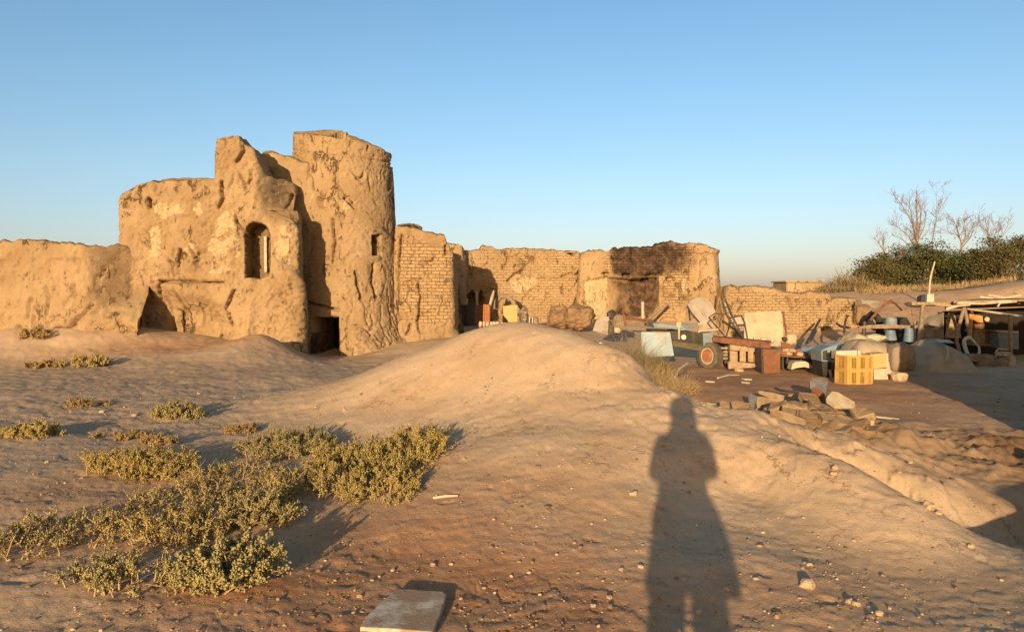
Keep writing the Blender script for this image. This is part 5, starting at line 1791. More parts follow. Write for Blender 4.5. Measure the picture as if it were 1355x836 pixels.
rub('clay_cup', [(952, 532), (956, 530), (965, 533), (966, 538), (958, 540.5), (953, 539)], 11.2, .14, STONE, 'small clay block at the left end of the rubble', 'rubble')
rub('thin_board', [(967, 532.5), (974, 530.5), (992, 533), (991, 536.5), (968, 536)], 11.3, .05, STONE, 'thin pale board right of the small clay block', 'board')
rub('grey_box', [(990, 522), (994, 521), (1001.5, 523.5), (1000, 534), (998, 536.5), (991, 533)], 11.4, .2, GREYBAG, 'dark grey box at the end of the tan board', 'box')
rub('tan_board', [(1002, 524), (1010, 524.5), (1038, 534), (1042, 537), (1023, 539), (1001, 534)], 11.3, .08, CONCRETE, 'long tan board reaching right from the dark grey box', 'board')
rub('brown_board', [(1003, 517), (1012, 517.5), (1040, 524), (1057, 520.5), (1058, 524), (1047, 533), (1018, 524)], 12.0, .05, PLANK, 'wide brown board lying flat behind the tan board', 'board')
mb = MB()
mb.tube([at(1025.5, 513, 12.2), at(1031, 516, 12.1), at(1040, 517.5, 12.0), at(1058, 518.5, 11.9)], .022, 7)
single('black_pipe', mb, DARK, 'black bent pipe lying behind the wide brown board', 'pipe', 'rubble behind the mound', True)
rub('dark_sheet', [(1049, 533), (1059, 520), (1063, 519), (1078, 521), (1076, 527), (1056, 531)], 11.2, .03, GREYBAG, 'dark triangular sheet in the middle of the rubble', 'sheet')
mb = MB()
P_ = [(1071, 503), (1076, 500.5), (1087, 500), (1096, 505), (1094, 510), (1086, 514), (1081, 517), (1072, 514)]
rub('grey_plastic_bag', P_, 11.9, .25, GREYBAG, 'shiny grey crumpled plastic tub at the back of the rubble', 'plastic tub')
rub('big_slab', [(1019, 543), (1024, 541), (1064, 554), (1067, 558), (1060, 559), (1022, 546)], 9.0, .2, CONCRETE, 'long tan slab edge on nearest the mound', 'slab')
rub('rough_slab', [(1019, 546), (1060, 559), (1063, 568), (1045, 561), (1024, 551)], 9.0, .2, STONE, 'rough broken slab underside below the long tan slab', 'slab')
rub('flat_slab', [(1034, 536), (1050, 535), (1082, 548), (1080, 555), (1066, 556), (1040, 545)], 9.6, .12, CONCRETE, 'flat tan slab in the middle of the rubble', 'slab')
rub('plaster_slab', [(1093, 527), (1101, 517.5), (1109, 519), (1131, 532), (1131.5, 543), (1127, 546), (1112, 537), (1104, 534)], 10.6, .07, WHITECLOTH, 'pale plaster slab standing tilted on the rubble', 'slab')
rub('curved_piece', [(1131, 542), (1133, 548), (1130, 556), (1121, 561), (1114, 559), (1115, 555.5), (1124, 552), (1128, 546)], 10.2, .09, WHITECLOTH, 'pale curved plaster piece below the tilted slab', 'plaster piece')
rub('brown_slab', [(1097, 545), (1104, 540), (1111, 541), (1125, 549), (1122, 553), (1110, 556)], 10.5, .12, BROWNSHEET, 'dark brown slab under the pale tilted plaster', 'slab')
rub('white_plank', [(1152, 551), (1165, 550.5), (1190, 553.5), (1188, 556.5), (1158, 555)], 10.6, .05, FOAM, 'white plank lying right of the rubble heap', 'plank')
rub('brick_piece', [(1073, 515), (1080, 512), (1090, 519), (1092, 524), (1083, 524)], 11.6, .12, BROWNSHEET, 'reddish brick piece below the grey plastic tub', 'brick')
rub('pale_chip', [(1077, 557), (1083, 555.5), (1085, 560), (1079, 562)], 9.5, .06, FOAM, 'white chip on the near side of the rubble', 'chip')
mb = MB()
mb.tube([at(1140, 552, 9.9), at(1145, 561, 9.8), at(1147, 569, 9.6), at(1144, 574, 9.5), at(1148, 579, 9.3), at(1158, 584, 9.2), at(1166, 589, 9.1)], .028, 8)
mb.tube([at(1143, 573, 9.52), at(1151, 570, 9.6), at(1158, 578, 9.4), at(1156, 583, 9.25)], .02, 7)
single('black_hose', mb, BLACK, 'black hose tangled at the right end of the rubble', 'hose', 'rubble behind the mound', True)
rub('black_rag', [(1146, 543), (1150, 541), (1154, 547), (1152, 553), (1146, 562), (1143, 556)], 10.3, .08, BLACK, 'black crumpled rag above the black hose', 'rag')

rr = random.Random(19)
for k, (x, y, w_, d_, h_, m_) in enumerate(((1050, 549, .34, .26, .14, CONCRETE), (1072, 556, .36, .28, .18, STONE), (1088, 551, .30, .26, .16, DARKSTONE), (1100, 561, .38, .3, .2, CONCRETE), (1118, 565, .34, .3, .2, STONE), (1064, 540, .4, .22, .12, CONCRETE), (1083, 541, .34, .26, .15, STONE), (1098, 551, .26, .24, .15, BROWNSHEET), (1132, 568, .36, .32, .22, CLAY), (1112, 574, .3, .26, .16, DARKSTONE), (1090, 569, .34, .26, .18, CLAY), (1142, 552, .3, .26, .2, CONCRETE), (1071, 530, .3, .24, .14, STONE), (1052, 538, .28, .24, .12, CONCRETE), (1128, 578, .3, .26, .16, STONE), (1148, 574, .3, .3, .2, CLAY), (1030, 538, .26, .2, .12, CONCRETE), (1075, 566, .28, .24, .16, CLAY))):
    Y = float(np.interp(y, [530, 540, 560, 580], [10.5, 9.9, 9.3, 9.0]))
    p = at(x, y, Y)
    mb = MB().box((p.x, Y, p.z), (w_ * .85, d_ * .85, h_ * .8), (rr.uniform(.15, .6), rr.uniform(-.35, .35), rr.uniform(-.8, .8)), bev=.02, jit=.02, rnd=rr)
    single('broken_chunk', mb, RUBCOL.get(id(m_), m_), 'angular broken chunk of plaster or clay heaped among the slabs behind the mound', 'rubble', 'broken chunks in the rubble heap')
rr = random.Random(11)
for k in range(26):
    x, y = rr.choice(((1090, 538), (1060, 545), (1105, 565), (1040, 540), (1085, 568), (1125, 570), (1140, 540)))
    x += rr.uniform(-24, 24)
    y += rr.uniform(-8, 10)
    Y = np.interp(y, [525, 540, 560, 585], [11.3, 10.4, 9.7, 9.2])
    p = at(x, y, Y)
    g = g1(p.x, Y)
    if g > p.z + .25: continue
    s_ = rr.uniform(.08, .26)
    single('rubble_lump', stone_mb((p.x, Y, max(g, p.z - s_ * .4)), (s_ * 1.2, s_, s_ * .75), 100 + k, rr.uniform(0, 3)), rr.choice((STONE, CLAY, DARKSTONE, CLAY)), 'rough earthy lump between the slabs of the rubble heap', 'rubble', 'lumps in the rubble heap')
# planks and litter in the yard
for k, (pix, lab, Y) in enumerate((([(932, 505.5), (944, 504), (945, 506), (934, 507.5)], 'thin white scrap flat on the yard soil, farthest left', 14.5), ([(982, 502), (993, 501.5), (994, 503), (983, 504)], 'thin white scrap on the yard soil before the pallet, farther one', 14.6), ([(983, 506), (990, 505.5), (990, 508.5), (983, 508.5)], 'thick white scrap on the yard soil before the pallet, nearer one', 14.2), ([(937, 534.5), (944, 533.8), (943, 536.5), (938, 537)], 'white scrap just behind the shadowed mound edge', 11.6))):
    p = on(sum(q[0] for q in pix) / len(pix), sum(q[1] for q in pix) / len(pix))
    mb = MB().box((p.x, p.y, p.z + .012), ((pix[1][0] - pix[0][0]) * p.y / F, .14, .03), (0, .05, .2 * k), bev=.008)
    single('white_scrap', mb, FOAM, lab, 'scrap', 'white scraps in the yard')
a, b_ = on(950, 502), on(978, 498)
single('yard_stick', MB().tube([a + Vector((0, 0, .03)), a.lerp(b_, .5) + Vector((0, .05, .05)), b_ + Vector((0, 0, .03))], [.02, .022, .012], 6), PALEWOOD, 'long pale stick on the yard soil before the pallet', 'stick', smooth=True)
single('bent_stick', MB().tube([at(888, 509, 13.5), at(898, 489, 14.2), at(910, 480, 14.8)], [.018, .022, .018], 6), PALEWOOD, 'bent pale stick standing in the dry grass near the wheel', 'stick', smooth=True)
# ------------------------------------------------------------------ plants
def leaf_mat(name, c1, c2, c3, trans=0.0):
    m, t, b = nodes_of(name)
    g = t.nodes.new('ShaderNodeNewGeometry')
    r = g.outputs['Random Per Island']
    col = mixc(t, ramp(t, r, 0.0, 0.75), c1, c2)
    col = mixc(t, ramp(t, r, 0.82, 0.95), col, c3)
    t.links.new(col, b.inputs['Base Color'])
    b.inputs['Roughness'].default_value = 0.75
    b.inputs['Specular IOR Level'].default_value = 0.2
    return m


SALT = leaf_mat('saltbush_leaf', (.24, .18, .055), (.40, .305, .10), (.50, .355, .12))
SALTGREY = leaf_mat('grey_saltbush_leaf', (.205, .175, .07), (.345, .285, .12), (.45, .34, .135))
DRYLEAF = leaf_mat('dry_leaf', (.25, .155, .055), (.38, .25, .095), (.18, .11, .05))
STEM = mat('pale_stem', (.40, .29, .16), (.27, .18, .095), 20, .9, 0)
STRAW = leaf_mat('straw', (.30, .20, .095), (.42, .29, .14), (.20, .13, .065))
STRAWGREEN = leaf_mat('grey_green_straw', (.16, .12, .06), (.25, .185, .095), (.34, .25, .125))
TREEGREEN = leaf_mat('dark_green_leaf', (.038, .048, .014), (.075, .082, .026), (.12, .10, .035))
TREEOLIVE = leaf_mat('olive_leaf', (.06, .056, .02), (.105, .088, .032), (.15, .11, .045))
BARK = mat('grey_bark', (.27, .19, .135), (.19, .13, .09), 6, .9, 0)

OCT = np.array([[1, 0, 0], [-1, 0, 0], [0, 1, 0], [0, -1, 0], [0, 0, 1], [0, 0, -1]], float)
OCTF = np.array([[0, 2, 4], [2, 1, 4], [1, 3, 4], [3, 0, 4], [2, 0, 5], [1, 2, 5], [3, 1, 5], [0, 3, 5]])


def frames(D):
    D = D / (np.linalg.norm(D, axis=1)[:, None] + 1e-9)
    up = np.where(np.abs(D[:, 2:3]) > .9, np.array([[1., 0, 0]]), np.array([[0, 0, 1.]]))
    U = np.cross(D, up)
    U /= np.linalg.norm(U, axis=1)[:, None] + 1e-9
    return D, U, np.cross(D, U)


def pods(P, D, ln, wd):
    """plump little leaves: stretched octahedra"""
    D, U, W_ = frames(D)
    V = P[:, None] + OCT[None, :, 0:1] * (D * ln[:, None])[:, None] + OCT[None, :, 1:2] * (U * wd[:, None])[:, None] + OCT[None, :, 2:3] * (W_ * wd[:, None])[:, None]
    Fc = OCTF[None] + (np.arange(len(P)) * 6)[:, None, None]
    return V.reshape(-1, 3), Fc.reshape(-1, 3)


def cards(P, D, ln, wd, rs):
    """flat leaflets: diamonds turned at random about their axis"""
    D, U, W_ = frames(D)
    a = rs.uniform(0, np.pi, len(P))[:, None]
    S = U * np.cos(a) + W_ * np.sin(a)
    V = np.stack([P, P + D * (ln * .5)[:, None] + S * wd[:, None], P + D * ln[:, None], P + D * (ln * .5)[:, None] - S * wd[:, None]], 1)
    Fc = np.arange(len(P) * 4).reshape(-1, 4)
    return V.reshape(-1, 3), Fc


def ribbons(P, D, ln, wd, rs, bend=.3):
    """straws: thin bent blades, three segments"""
    D, U, W_ = frames(D)
    a = rs.uniform(0, np.pi, len(P))[:, None]
    S = (U * np.cos(a) + W_ * np.sin(a)) * wd[:, None]
    B = rs.normal(size=D.shape) * bend
    rows = []
    for t_ in (0, .4, .75, 1):
        c = P + D * (ln * t_)[:, None] + B * (ln * t_ * t_)[:, None]
        w_ = S * (1 - .75 * t_)
        rows += [c - w_, c + w_]
    V = np.stack(rows, 1)
    f0 = np.array([[0, 1, 3, 2], [2, 3, 5, 4], [4, 5, 7, 6]])
    Fc = f0[None] + (np.arange(len(P)) * 8)[:, None, None]
    return V.reshape(-1, 3), Fc.reshape(-1, 4)


def saltbush(px, py, rx, ry, h, nst, leaves, label, seed, m=SALT, group='saltbushes on the open ground', bare=.25, lsize=1.0, rz=0.0):
    rs = np.random.RandomState(seed)
    h, rx, ry = h * .88, rx * 1.1, ry * 1.1
    c = on(px, py)
    e = empty('saltbush', c, label, 'bush', group)
    mb = MB()
    PP, DD = [], []
    cr, sr = math.cos(rz), math.sin(rz)
    for k in range(nst):
        a = rs.uniform(0, 2 * np.pi)
        q = math.sqrt(rs.uniform(0, 1))
        lx, ly = math.cos(a) * q * rx * .85, math.sin(a) * q * ry * .85
        x0, y0 = lx * cr - ly * sr, lx * sr + ly * cr
        z0 = g1(c.x + x0, c.y + y0) - c.z - .01
        out = np.array([x0 / rx + rs.normal() * .5, y0 / ry + rs.normal() * .5, 0])
        dome = math.sqrt(max(.15, 1 - q * q * .75))
        top_h = h * dome * rs.uniform(.55, 1.1)
        d = np.array([out[0] * .5, out[1] * .5, 1.0])
        d /= np.linalg.norm(d)
        pts = [np.array([x0 - out[0] * .05, y0 - out[1] * .05, z0])]
        n = 4
        for i in range(n):
            d = d + rs.normal(size=3) * .25 + np.array([0, 0, -.05 * i])
            d /= np.linalg.norm(d)
            pts.append(pts[-1] + d * top_h / n * 1.25)
        mb.tube([Vector((0, 0, -.04)), Vector((x0 * .6, y0 * .6, z0 - .03)), Vector(pts[0])], .003, 3, cap=False)
        mb.tube([Vector(p) for p in pts], [.0065, .0055, .0045, .0034, .002], 4, cap=False)
        nt_ = rs.randint(4, 8)
        for j in range(nt_):
            f = rs.uniform(.35, 1.0) * n
            i = min(int(f), n - 1)
            p = pts[i] + (pts[i + 1] - pts[i]) * (f - i)
            td = d * .5 + rs.normal(size=3) * .6 + np.array([0, 0, .35])
            td /= np.linalg.norm(td)
            tl = rs.uniform(.04, .12) * (h / .28) ** .5
            mb.tube([Vector(p), Vector(p + td * tl)], [.003, .0016], 3, cap=False)
            if rs.uniform() < bare: continue
            nl = max(3, int(leaves * rs.uniform(.5, 1.4)))
            t_ = rs.uniform(.15, 1.05, nl)
            PP.append(p + td * (tl * t_)[:, None] + rs.normal(size=(nl, 3)) * .0085)
            DD.append(td * .6 + rs.normal(size=(nl, 3)) * .7 + np.array([0, 0, .3]))
    mb.build('stems', STEM, e)
    P, D = np.concatenate(PP), np.concatenate(DD)
    ln = rs.uniform(.0035, .0130, len(P)) * lsize
    V, Fc = pods(P, D, ln, ln * rs.uniform(.42, .62, len(P)))
    mesh_np('foliage', V, Fc, m, e)
    return e


saltbush(535, 606, .42, .52, .25, 150, 26, 'large dense saltbush, rightmost of the bushes, on the slope of the mound', 1)
saltbush(462, 625, .42, .50, .24, 150, 26, 'large dense saltbush just left of the rightmost bush', 2, bare=.25)
saltbush(505, 652, .34, .34, .19, 80, 24, 'low saltbush in front of the rightmost bush', 22, bare=.3)
saltbush(385, 598, .50, .55, .22, 130, 22, 'olive saltbush at the back left of the large bushes', 3, SALTGREY)
saltbush(410, 655, .42, .40, .20, 95, 20, 'saltbush with orange twigs in front of the large bushes', 23, bare=.5)
saltbush(205, 628, .42, .26, .25, 120, 26, 'yellow green saltbush mound standing alone before small dry tufts', 4)
saltbush(143, 624, .28, .18, .21, 60, 24, 'small yellow green saltbush touching the left side of the mounded one', 5)
saltbush(300, 640, .55, .45, .17, 80, 15, 'sparse saltbush of bare pale twigs between the dense ones', 6, bare=.6)
saltbush(240, 668, .50, .30, .14, 60, 14, 'flat sprawling saltbush of brown twigs before the mounded yellow one', 24, bare=.6)
saltbush(345, 692, .26, .24, .21, 70, 27, 'small round greyish saltbush before the large bushes', 7, SALTGREY)
saltbush(305, 768, .26, .27, .24, 85, 28, 'grey green saltbush with broad plump leaves, nearest to the marble slab', 8, SALTGREY, lsize=1.35)
saltbush(235, 712, .42, .28, .19, 75, 20, 'straggly saltbush with long pale twigs in front of the sparse one', 9, bare=.45)
saltbush(110, 712, .48, .30, .17, 60, 17, 'straggly saltbush before the grey flat, third from the left edge', 10, bare=.45)
saltbush(30, 728, .34, .34, .20, 34, 16, 'tall leggy saltbush in the lower left corner', 11, SALTGREY, bare=.4)
saltbush(175, 775, .45, .28, .17, 55, 18, 'broad saltbush close to the viewer between the leggy and the plump leaved ones', 12, SALTGREY, bare=.35)
saltbush(234, 552, .36, .26, .20, 70, 22, 'small green saltbush alone on the grey flat, behind the yellow ones', 13, SALTGREY, lsize=1.3)
saltbush(38, 577, .34, .28, .16, 55, 22, 'low green saltbush at the left edge of the grey flat', 14, lsize=1.3)
saltbush(318, 572, .28, .2, .10, 32, 16, 'flat dry saltbush between lone green one and large bushes', 15, DRYLEAF, lsize=1.2)
saltbush(165, 580, .42, .2, .08, 34, 14, 'flat brown saltbush behind the mounded yellow one', 16, DRYLEAF, lsize=1.2)
saltbush(212, 588, .22, .16, .09, 30, 14, 'tiny brown saltbush directly behind the mounded yellow one', 17, DRYLEAF, lsize=1.2)
saltbush(112, 537, .42, .25, .09, 34, 12, 'flat dry saltbush on the grey flat, farthest left of the brown ones', 18, DRYLEAF, lsize=1.5)
saltbush(112, 486, .55, .35, .26, 70, 18, 'yellowish saltbush at the foot of the low left wall', 19, lsize=2.2)
saltbush(62, 486, .50, .3, .16, 46, 16, 'low yellow saltbush left of the one at the wall foot', 20, DRYLEAF, lsize=2.2)
saltbush(48, 446, .40, .25, .26, 40, 14, 'small dry saltbush against the low left wall by a hole', 21, DRYLEAF, lsize=2.2)


def straw_bush(name, px, Y, rx, ry, h, n, label, seed, m, cat='dry bush', group=None, wd=.007, lean=.5):
    rs = np.random.RandomState(seed)
    x = at(px, 440, Y).x
    c = Vector((x, Y, g1(x, Y)))
    e = empty(name, c, label, cat, group)
    a = rs.uniform(0, 2 * np.pi, n)
    q = np.sqrt(rs.uniform(0, 1, n))
    P = np.stack([np.cos(a) * q * rx, np.sin(a) * q * ry, np.zeros(n)], 1)
    P[:, 2] = gz(P[:, 0] + x, P[:, 1] + Y) - c.z
    dome = np.sqrt(np.clip(1 - q * q * .8, .1, 1))
    P[:, 2] += rs.uniform(0, .5, n) * h * dome
    D = np.stack([P[:, 0] / rx * lean, P[:, 1] / ry * lean, np.ones(n)], 1) + rs.normal(size=(n, 3)) * 1.0
    ln = h * dome * rs.uniform(.3, .75, n)
    V, Fc = ribbons(P, D, ln, np.full(n, wd) * rs.uniform(.5, 1.2, n), rs, .6)
    mesh_np('stalks', V, Fc, m, e)
    return e


straw_bush('dry_bush', 832, 17.0, .50, .5, .62, 3600, 'grey brown dry bush standing left of the blue trailer panel', 31, STRAWGREEN, group='dry bushes by the trailer', wd=.0045, lean=.9)
straw_bush('dry_bush', 862, 15.9, .40, .40, .42, 2800, 'pale straw bush hiding the lower corner of the blue panel', 32, STRAWGREEN, group='dry bushes by the trailer', wd=.0045, lean=.9)
straw_bush('dry_bush', 850, 14.3, .60, .6, .34, 2600, 'golden straw tuft on the far edge of the mound', 33, STRAW, group='dry bushes by the trailer', wd=.0045, lean=1.1)
straw_bush('dry_bush', 888, 13.4, .50, .55, .30, 2200, 'low golden straw tuft beside the bent pale stick', 34, STRAW, group='dry bushes by the trailer', wd=.0045, lean=1.1)
straw_bush('dry_bush', 974, 34, .55, .4, .40, 600, 'small brown bush on the skyline behind the yard wall', 35, STRAWGREEN, wd=.02, group='dry bushes behind the yard wall')
for k, (px, Y, h, lab) in enumerate(((1098, 33, .5, 'low brown bush behind the right end of the yard wall'), (1118, 33.5, .75, 'taller brown bush right of the low one behind the yard wall'), (1138, 33, .55, 'brown bush on the bank below the leftmost dead branch'), (1200, 20.6, .62, 'small grey bush on the bank foot behind the blue barrels'))):
    straw_bush('dry_bush', px, Y, .6, .5, h, 700, lab, 36 + k, STRAWGREEN, wd=.018, group='dry bushes behind the yard wall')


def grass_strip():
    rs = np.random.RandomState(50)
    n = 9000
    px = rs.uniform(1130, 1345, n)
    Y = rs.uniform(31.5, 35.5, n) - (px - 1130) / 215 * 2.0
    X = (px - CX) / F * Y
    cl = perlin(np.stack([X * 1.3, Y * 1.3, 0 * X], 1))
    keep = cl > -.02
    X, Y, cl = X[keep], Y[keep], cl[keep]
    P = np.stack([X, Y, gz(X, Y)], 1)
    D = np.array([0, 0, 1.]) + rs.normal(size=P.shape) * .45
    V, Fc = ribbons(P, D, rs.uniform(.10, .32, len(P)) * (.6 + cl), np.full(len(P), .010), rs, .25)
    o = mesh_np('dry_grass', V, Fc, STRAW)
    tag(o, 'strip of tall dry grass along the top of the bank', 'grass', kind='stuff')


grass_strip()


# ---- trees beyond the bank
def green_tree(px, Y, ytop, wpx, label, seed, m, nl=11000, flat=.75):
    rs = np.random.RandomState(seed)
    rr = random.Random(seed)
    x = at(px, 350, Y).x
    g = g1(x, Y)
    e = empty('thorn_tree', (x, Y, g), label, 'tree', 'thorn trees beyond the bank')
    H = float(zat(ytop, Y)) - g
    R = wpx / F * Y / 2
    mb = MB()
    tips = []
    for k in range(7):
        a = 2 * math.pi * k / 7 + rr.uniform(-.3, .3)
        f = rr.uniform(.35, .95)
        p0 = Vector((rr.uniform(-.1, .1), rr.uniform(-.1, .1), -.1))
        p1 = Vector((math.cos(a) * R * f * .35, math.sin(a) * R * f * .35, H * rr.uniform(.25, .4)))
        p2 = Vector((math.cos(a) * R * f * .8, math.sin(a) * R * f * .8, H * rr.uniform(.55, .95) * (1 - .3 * f * f)))
        mb.tube([p0, p0.lerp(p1, .5) + Vector((rr.uniform(-.1, .1), rr.uniform(-.1, .1), 0)), p1, p1.lerp(p2, .5) + Vector((0, 0, .1)), p2], [.10, .08, .06, .04, .015], 6, cap=False)
        tips += [(p1.lerp(p2, t_)) for t_ in (.45, .75, 1)]
    mb.build('trunk', BARK, e, True)
    ncl = 52
    PP, DD = [], []
    for k in range(ncl):
        if k < len(tips):
            c = np.array(tips[k])
        else:
            a = rs.uniform(0, 2 * np.pi)
            q = math.sqrt(rs.uniform(0, 1))
            zt = H * (.10 + .95 * rs.uniform() * math.sqrt(max(0.05, 1 - q * q * .8)))
            c = np.array([math.cos(a) * q * R, math.sin(a) * q * R, zt])
        n = nl // ncl
        sz = rs.uniform(.14, .40) * np.array([1.25, 1.25, .5]) * (R / 1.3) ** .5
        PP.append(c + np.clip(rs.normal(size=(n, 3)), -2, 2) * sz)
        DD.append(rs.normal(size=(n, 3)) + np.array([0, 0, .25]))
    P, D = np.concatenate(PP), np.concatenate(DD)
    keep = P[:, 2] > .05
    P, D = P[keep], D[keep]
    ln = rs.uniform(.06, .13, len(P))
    V, Fc = cards(P, D, ln, ln * .3, rs)
    mesh_np('crown', V, Fc, m, e)


for a in ((1160, 37.5, 340, 48, 'low olive tree at the left end of the thicket', 61, TREEOLIVE), (1188, 39, 328, 58, 'brownish olive tree below the tall dead tree', 62, TREEOLIVE),
          (1226, 38, 322, 66, 'dark green tree right of the tall dead tree trunk', 63, TREEGREEN), (1262, 40, 333, 62, 'broad dark green tree in the middle of the thicket', 64, TREEGREEN),
          (1294, 37, 318, 60, 'dark tree with a greyish crown under the twiggy dead tree', 65, TREEGREEN), (1332, 36, 304, 66, 'tall olive tree at the right edge of the thicket', 66, TREEOLIVE), (1385, 37, 305, 80, 'olive tree just past the right edge', 67, TREEOLIVE)):
    green_tree(*a)


def bare_tree(px, Y, limbs, label, seed, dens=1.0, thin=1.0, m=BARK):
    rr = random.Random(seed)
    x = at(px, 350, Y).x
    o = Vector((x, Y, g1(x, Y)))
    e = empty('dead_tree', o, label, 'tree', 'dead trees above the thicket')
    mb, tw = MB(), MB()

    def grow(p, d, ln, r, lev):
        pts, dd = [p], d.copy()
        n = 4
        for i in range(n):
            dd = (dd + Vector((rr.gauss(0, .16), rr.gauss(0, .16), rr.gauss(.05, .12)))).normalized()
            pts.append(pts[-1] + dd * ln / n)
        tw.tube(pts, [max(.005, .6 * r * (1 - .6 * i / n)) for i in range(n + 1)], 4, cap=False)
        if lev > 0:
            for i in range(1, n + 1):
                for _ in range(1 if rr.random() < .75 * dens else 2 if rr.random() < .3 else 0):
                    nd = (dd + Vector((rr.gauss(0, .7), rr.gauss(0, .5), rr.gauss(.15, .35)))).normalized()
                    grow(pts[i], nd, ln * rr.uniform(.35, .6), r * .5, lev - 1)

    for pts, r in limbs:
        r *= thin
        P = [at(q[0], q[1], Y + (q[2] if len(q) > 2 else 0)) - o for q in pts]
        mb.tube(P, [max(.008, .62 * r * (1 - .85 * i / (len(P) - 1))) for i in range(len(P))], 7, cap=False)
        L_ = (P[-1] - P[0]).length
        for i in range(1, len(P)):
            for s in range(5):
                t_ = rr.random()
                p = P[i - 1].lerp(P[i], t_)
                if p.z < L_ * .15: continue
                d = ((P[i] - P[i - 1]).normalized() + Vector((rr.gauss(0, .55), rr.gauss(0, .5), rr.gauss(.1, .2)))).normalized()
                grow(p, d, rr.uniform(.45, 1.0) * (1.15 - .5 * i / len(P)), r * .22, 2 if rr.random() < .4 else 1)
    mb.build('trunk', m, e, True)
    tw.build('twigs', m, e)


bare_tree(1214, 43, [([(1213, 352), (1213.5, 325), (1214, 300), (1213, 275), (1213, 252)], .13), ([(1213.5, 322), (1217, 300, .3), (1219, 280, .4), (1222, 268, .5)], .08), ([(1213, 318), (1207, 296, -.3), (1199, 280, -.4), (1190, 267, -.4)], .07), ([(1213, 332), (1202, 312, .2), (1190, 302, .3), (1178, 296, .4)], .07),
                     ([(1212, 325), (1209, 300, .3), (1204, 275, .3), (1203, 262, .3)], .06), ([(1212.5, 338), (1200, 322, -.3), (1187, 312, -.4)], .06), ([(1214, 320), (1222, 303, -.2), (1226, 284, -.3)], .05)], 'tall dead tree with many upright grey branches', 71)
bare_tree(1234, 42.5, [([(1232, 345), (1234, 318), (1237, 300), (1240, 280), (1238.5, 254)], .055), ([(1238, 296), (1242, 282, .2), (1246, 268, .2)], .03)], 'single thin dead stem right of the tall dead tree', 72, .5, .8)
bare_tree(1272, 41.5, [([(1272, 345), (1272, 322), (1268, 308), (1265, 298), (1260, 292)], .11), ([(1271, 318), (1266, 310), (1256, 309), (1242, 308.5)], .06), ([(1273, 325), (1278, 312), (1277, 298), (1275, 292)], .07), ([(1273, 328), (1284, 314), (1290, 300), (1297, 294)], .06)], 'dead tree with one long level branch to the left', 73, .5, .65)
bare_tree(1312, 41, [([(1312, 342), (1311, 320), (1307, 305), (1304, 292)], .08), ([(1311, 322), (1318, 308), (1321, 297)], .06), ([(1312, 328), (1326, 312), (1333, 300)], .05), ([(1310, 315), (1301, 303), (1298, 300)], .04)], 'fine twigged pale dead tree at the right edge', 74, .8, .6)
bare_tree(1172, 40.5, [([(1180, 348), (1172, 336), (1165, 326), (1162, 320)], .05), ([(1170, 334), (1168, 324), (1168.5, 318)], .03)], 'small dead branch at the left end of the thicket', 75, .5)
bare_tree(1200, 38.5, [([(1200, 372), (1199, 350), (1200, 340)], .07), ([(1199.5, 355), (1194, 345)], .04)], 'pale broken snag standing in the thicket', 76, .4)

# ------------------------------------------------------------------ the slab in the foreground, stick, stones
def plane_pt(px, py, z):
    d = at(px, py, 1.0) - Vector((0, 0, CAM_H))
    k = (z - CAM_H) / d.z
    return Vector((d.x * k, d.y * k, z))


zs = g1(-.55, 3.85) + .034
MARBLE = mat('stained_marble', (.60, .53, .43), (.50, .41, .31), 5, .75, .4, .2, dirt=(.34, .23, .14), dirt_scale=6, dirt_amt=.9)
poly = [plane_pt(*q, zs) for q in ((523, 777.5), (535, 778.8), (549, 779), (561, 780.6), (575, 781), (587, 782), (590.5, 785.5), (588, 794), (585.5, 801), (583, 812), (579, 819), (574, 836), (530, 832), (476, 829), (483, 818), (488, 811), (497, 803), (503, 796), (512, 789))]
mb = MB().slab(poly, (0, 0, -.075))
import bmesh
o = single('marble_slab', mb, MARBLE, 'whitish stained stone slab lying loose on the earth, bottom centre', 'slab')
bv = o.modifiers.new('bevel', 'BEVEL')
bv.width, bv.segments = .006, 2
q0 = on(573, 661)
single('pale_twig', MB().tube([q0 + Vector((0, 0, .012)), on(590, 660) + Vector((0, 0, .016)), on(606, 658) + Vector((0, 0, .01))], [.009, .011, .007], 7), PALEWOOD, 'short pale stick on the brown earth right of the large bushes', 'stick', smooth=True)

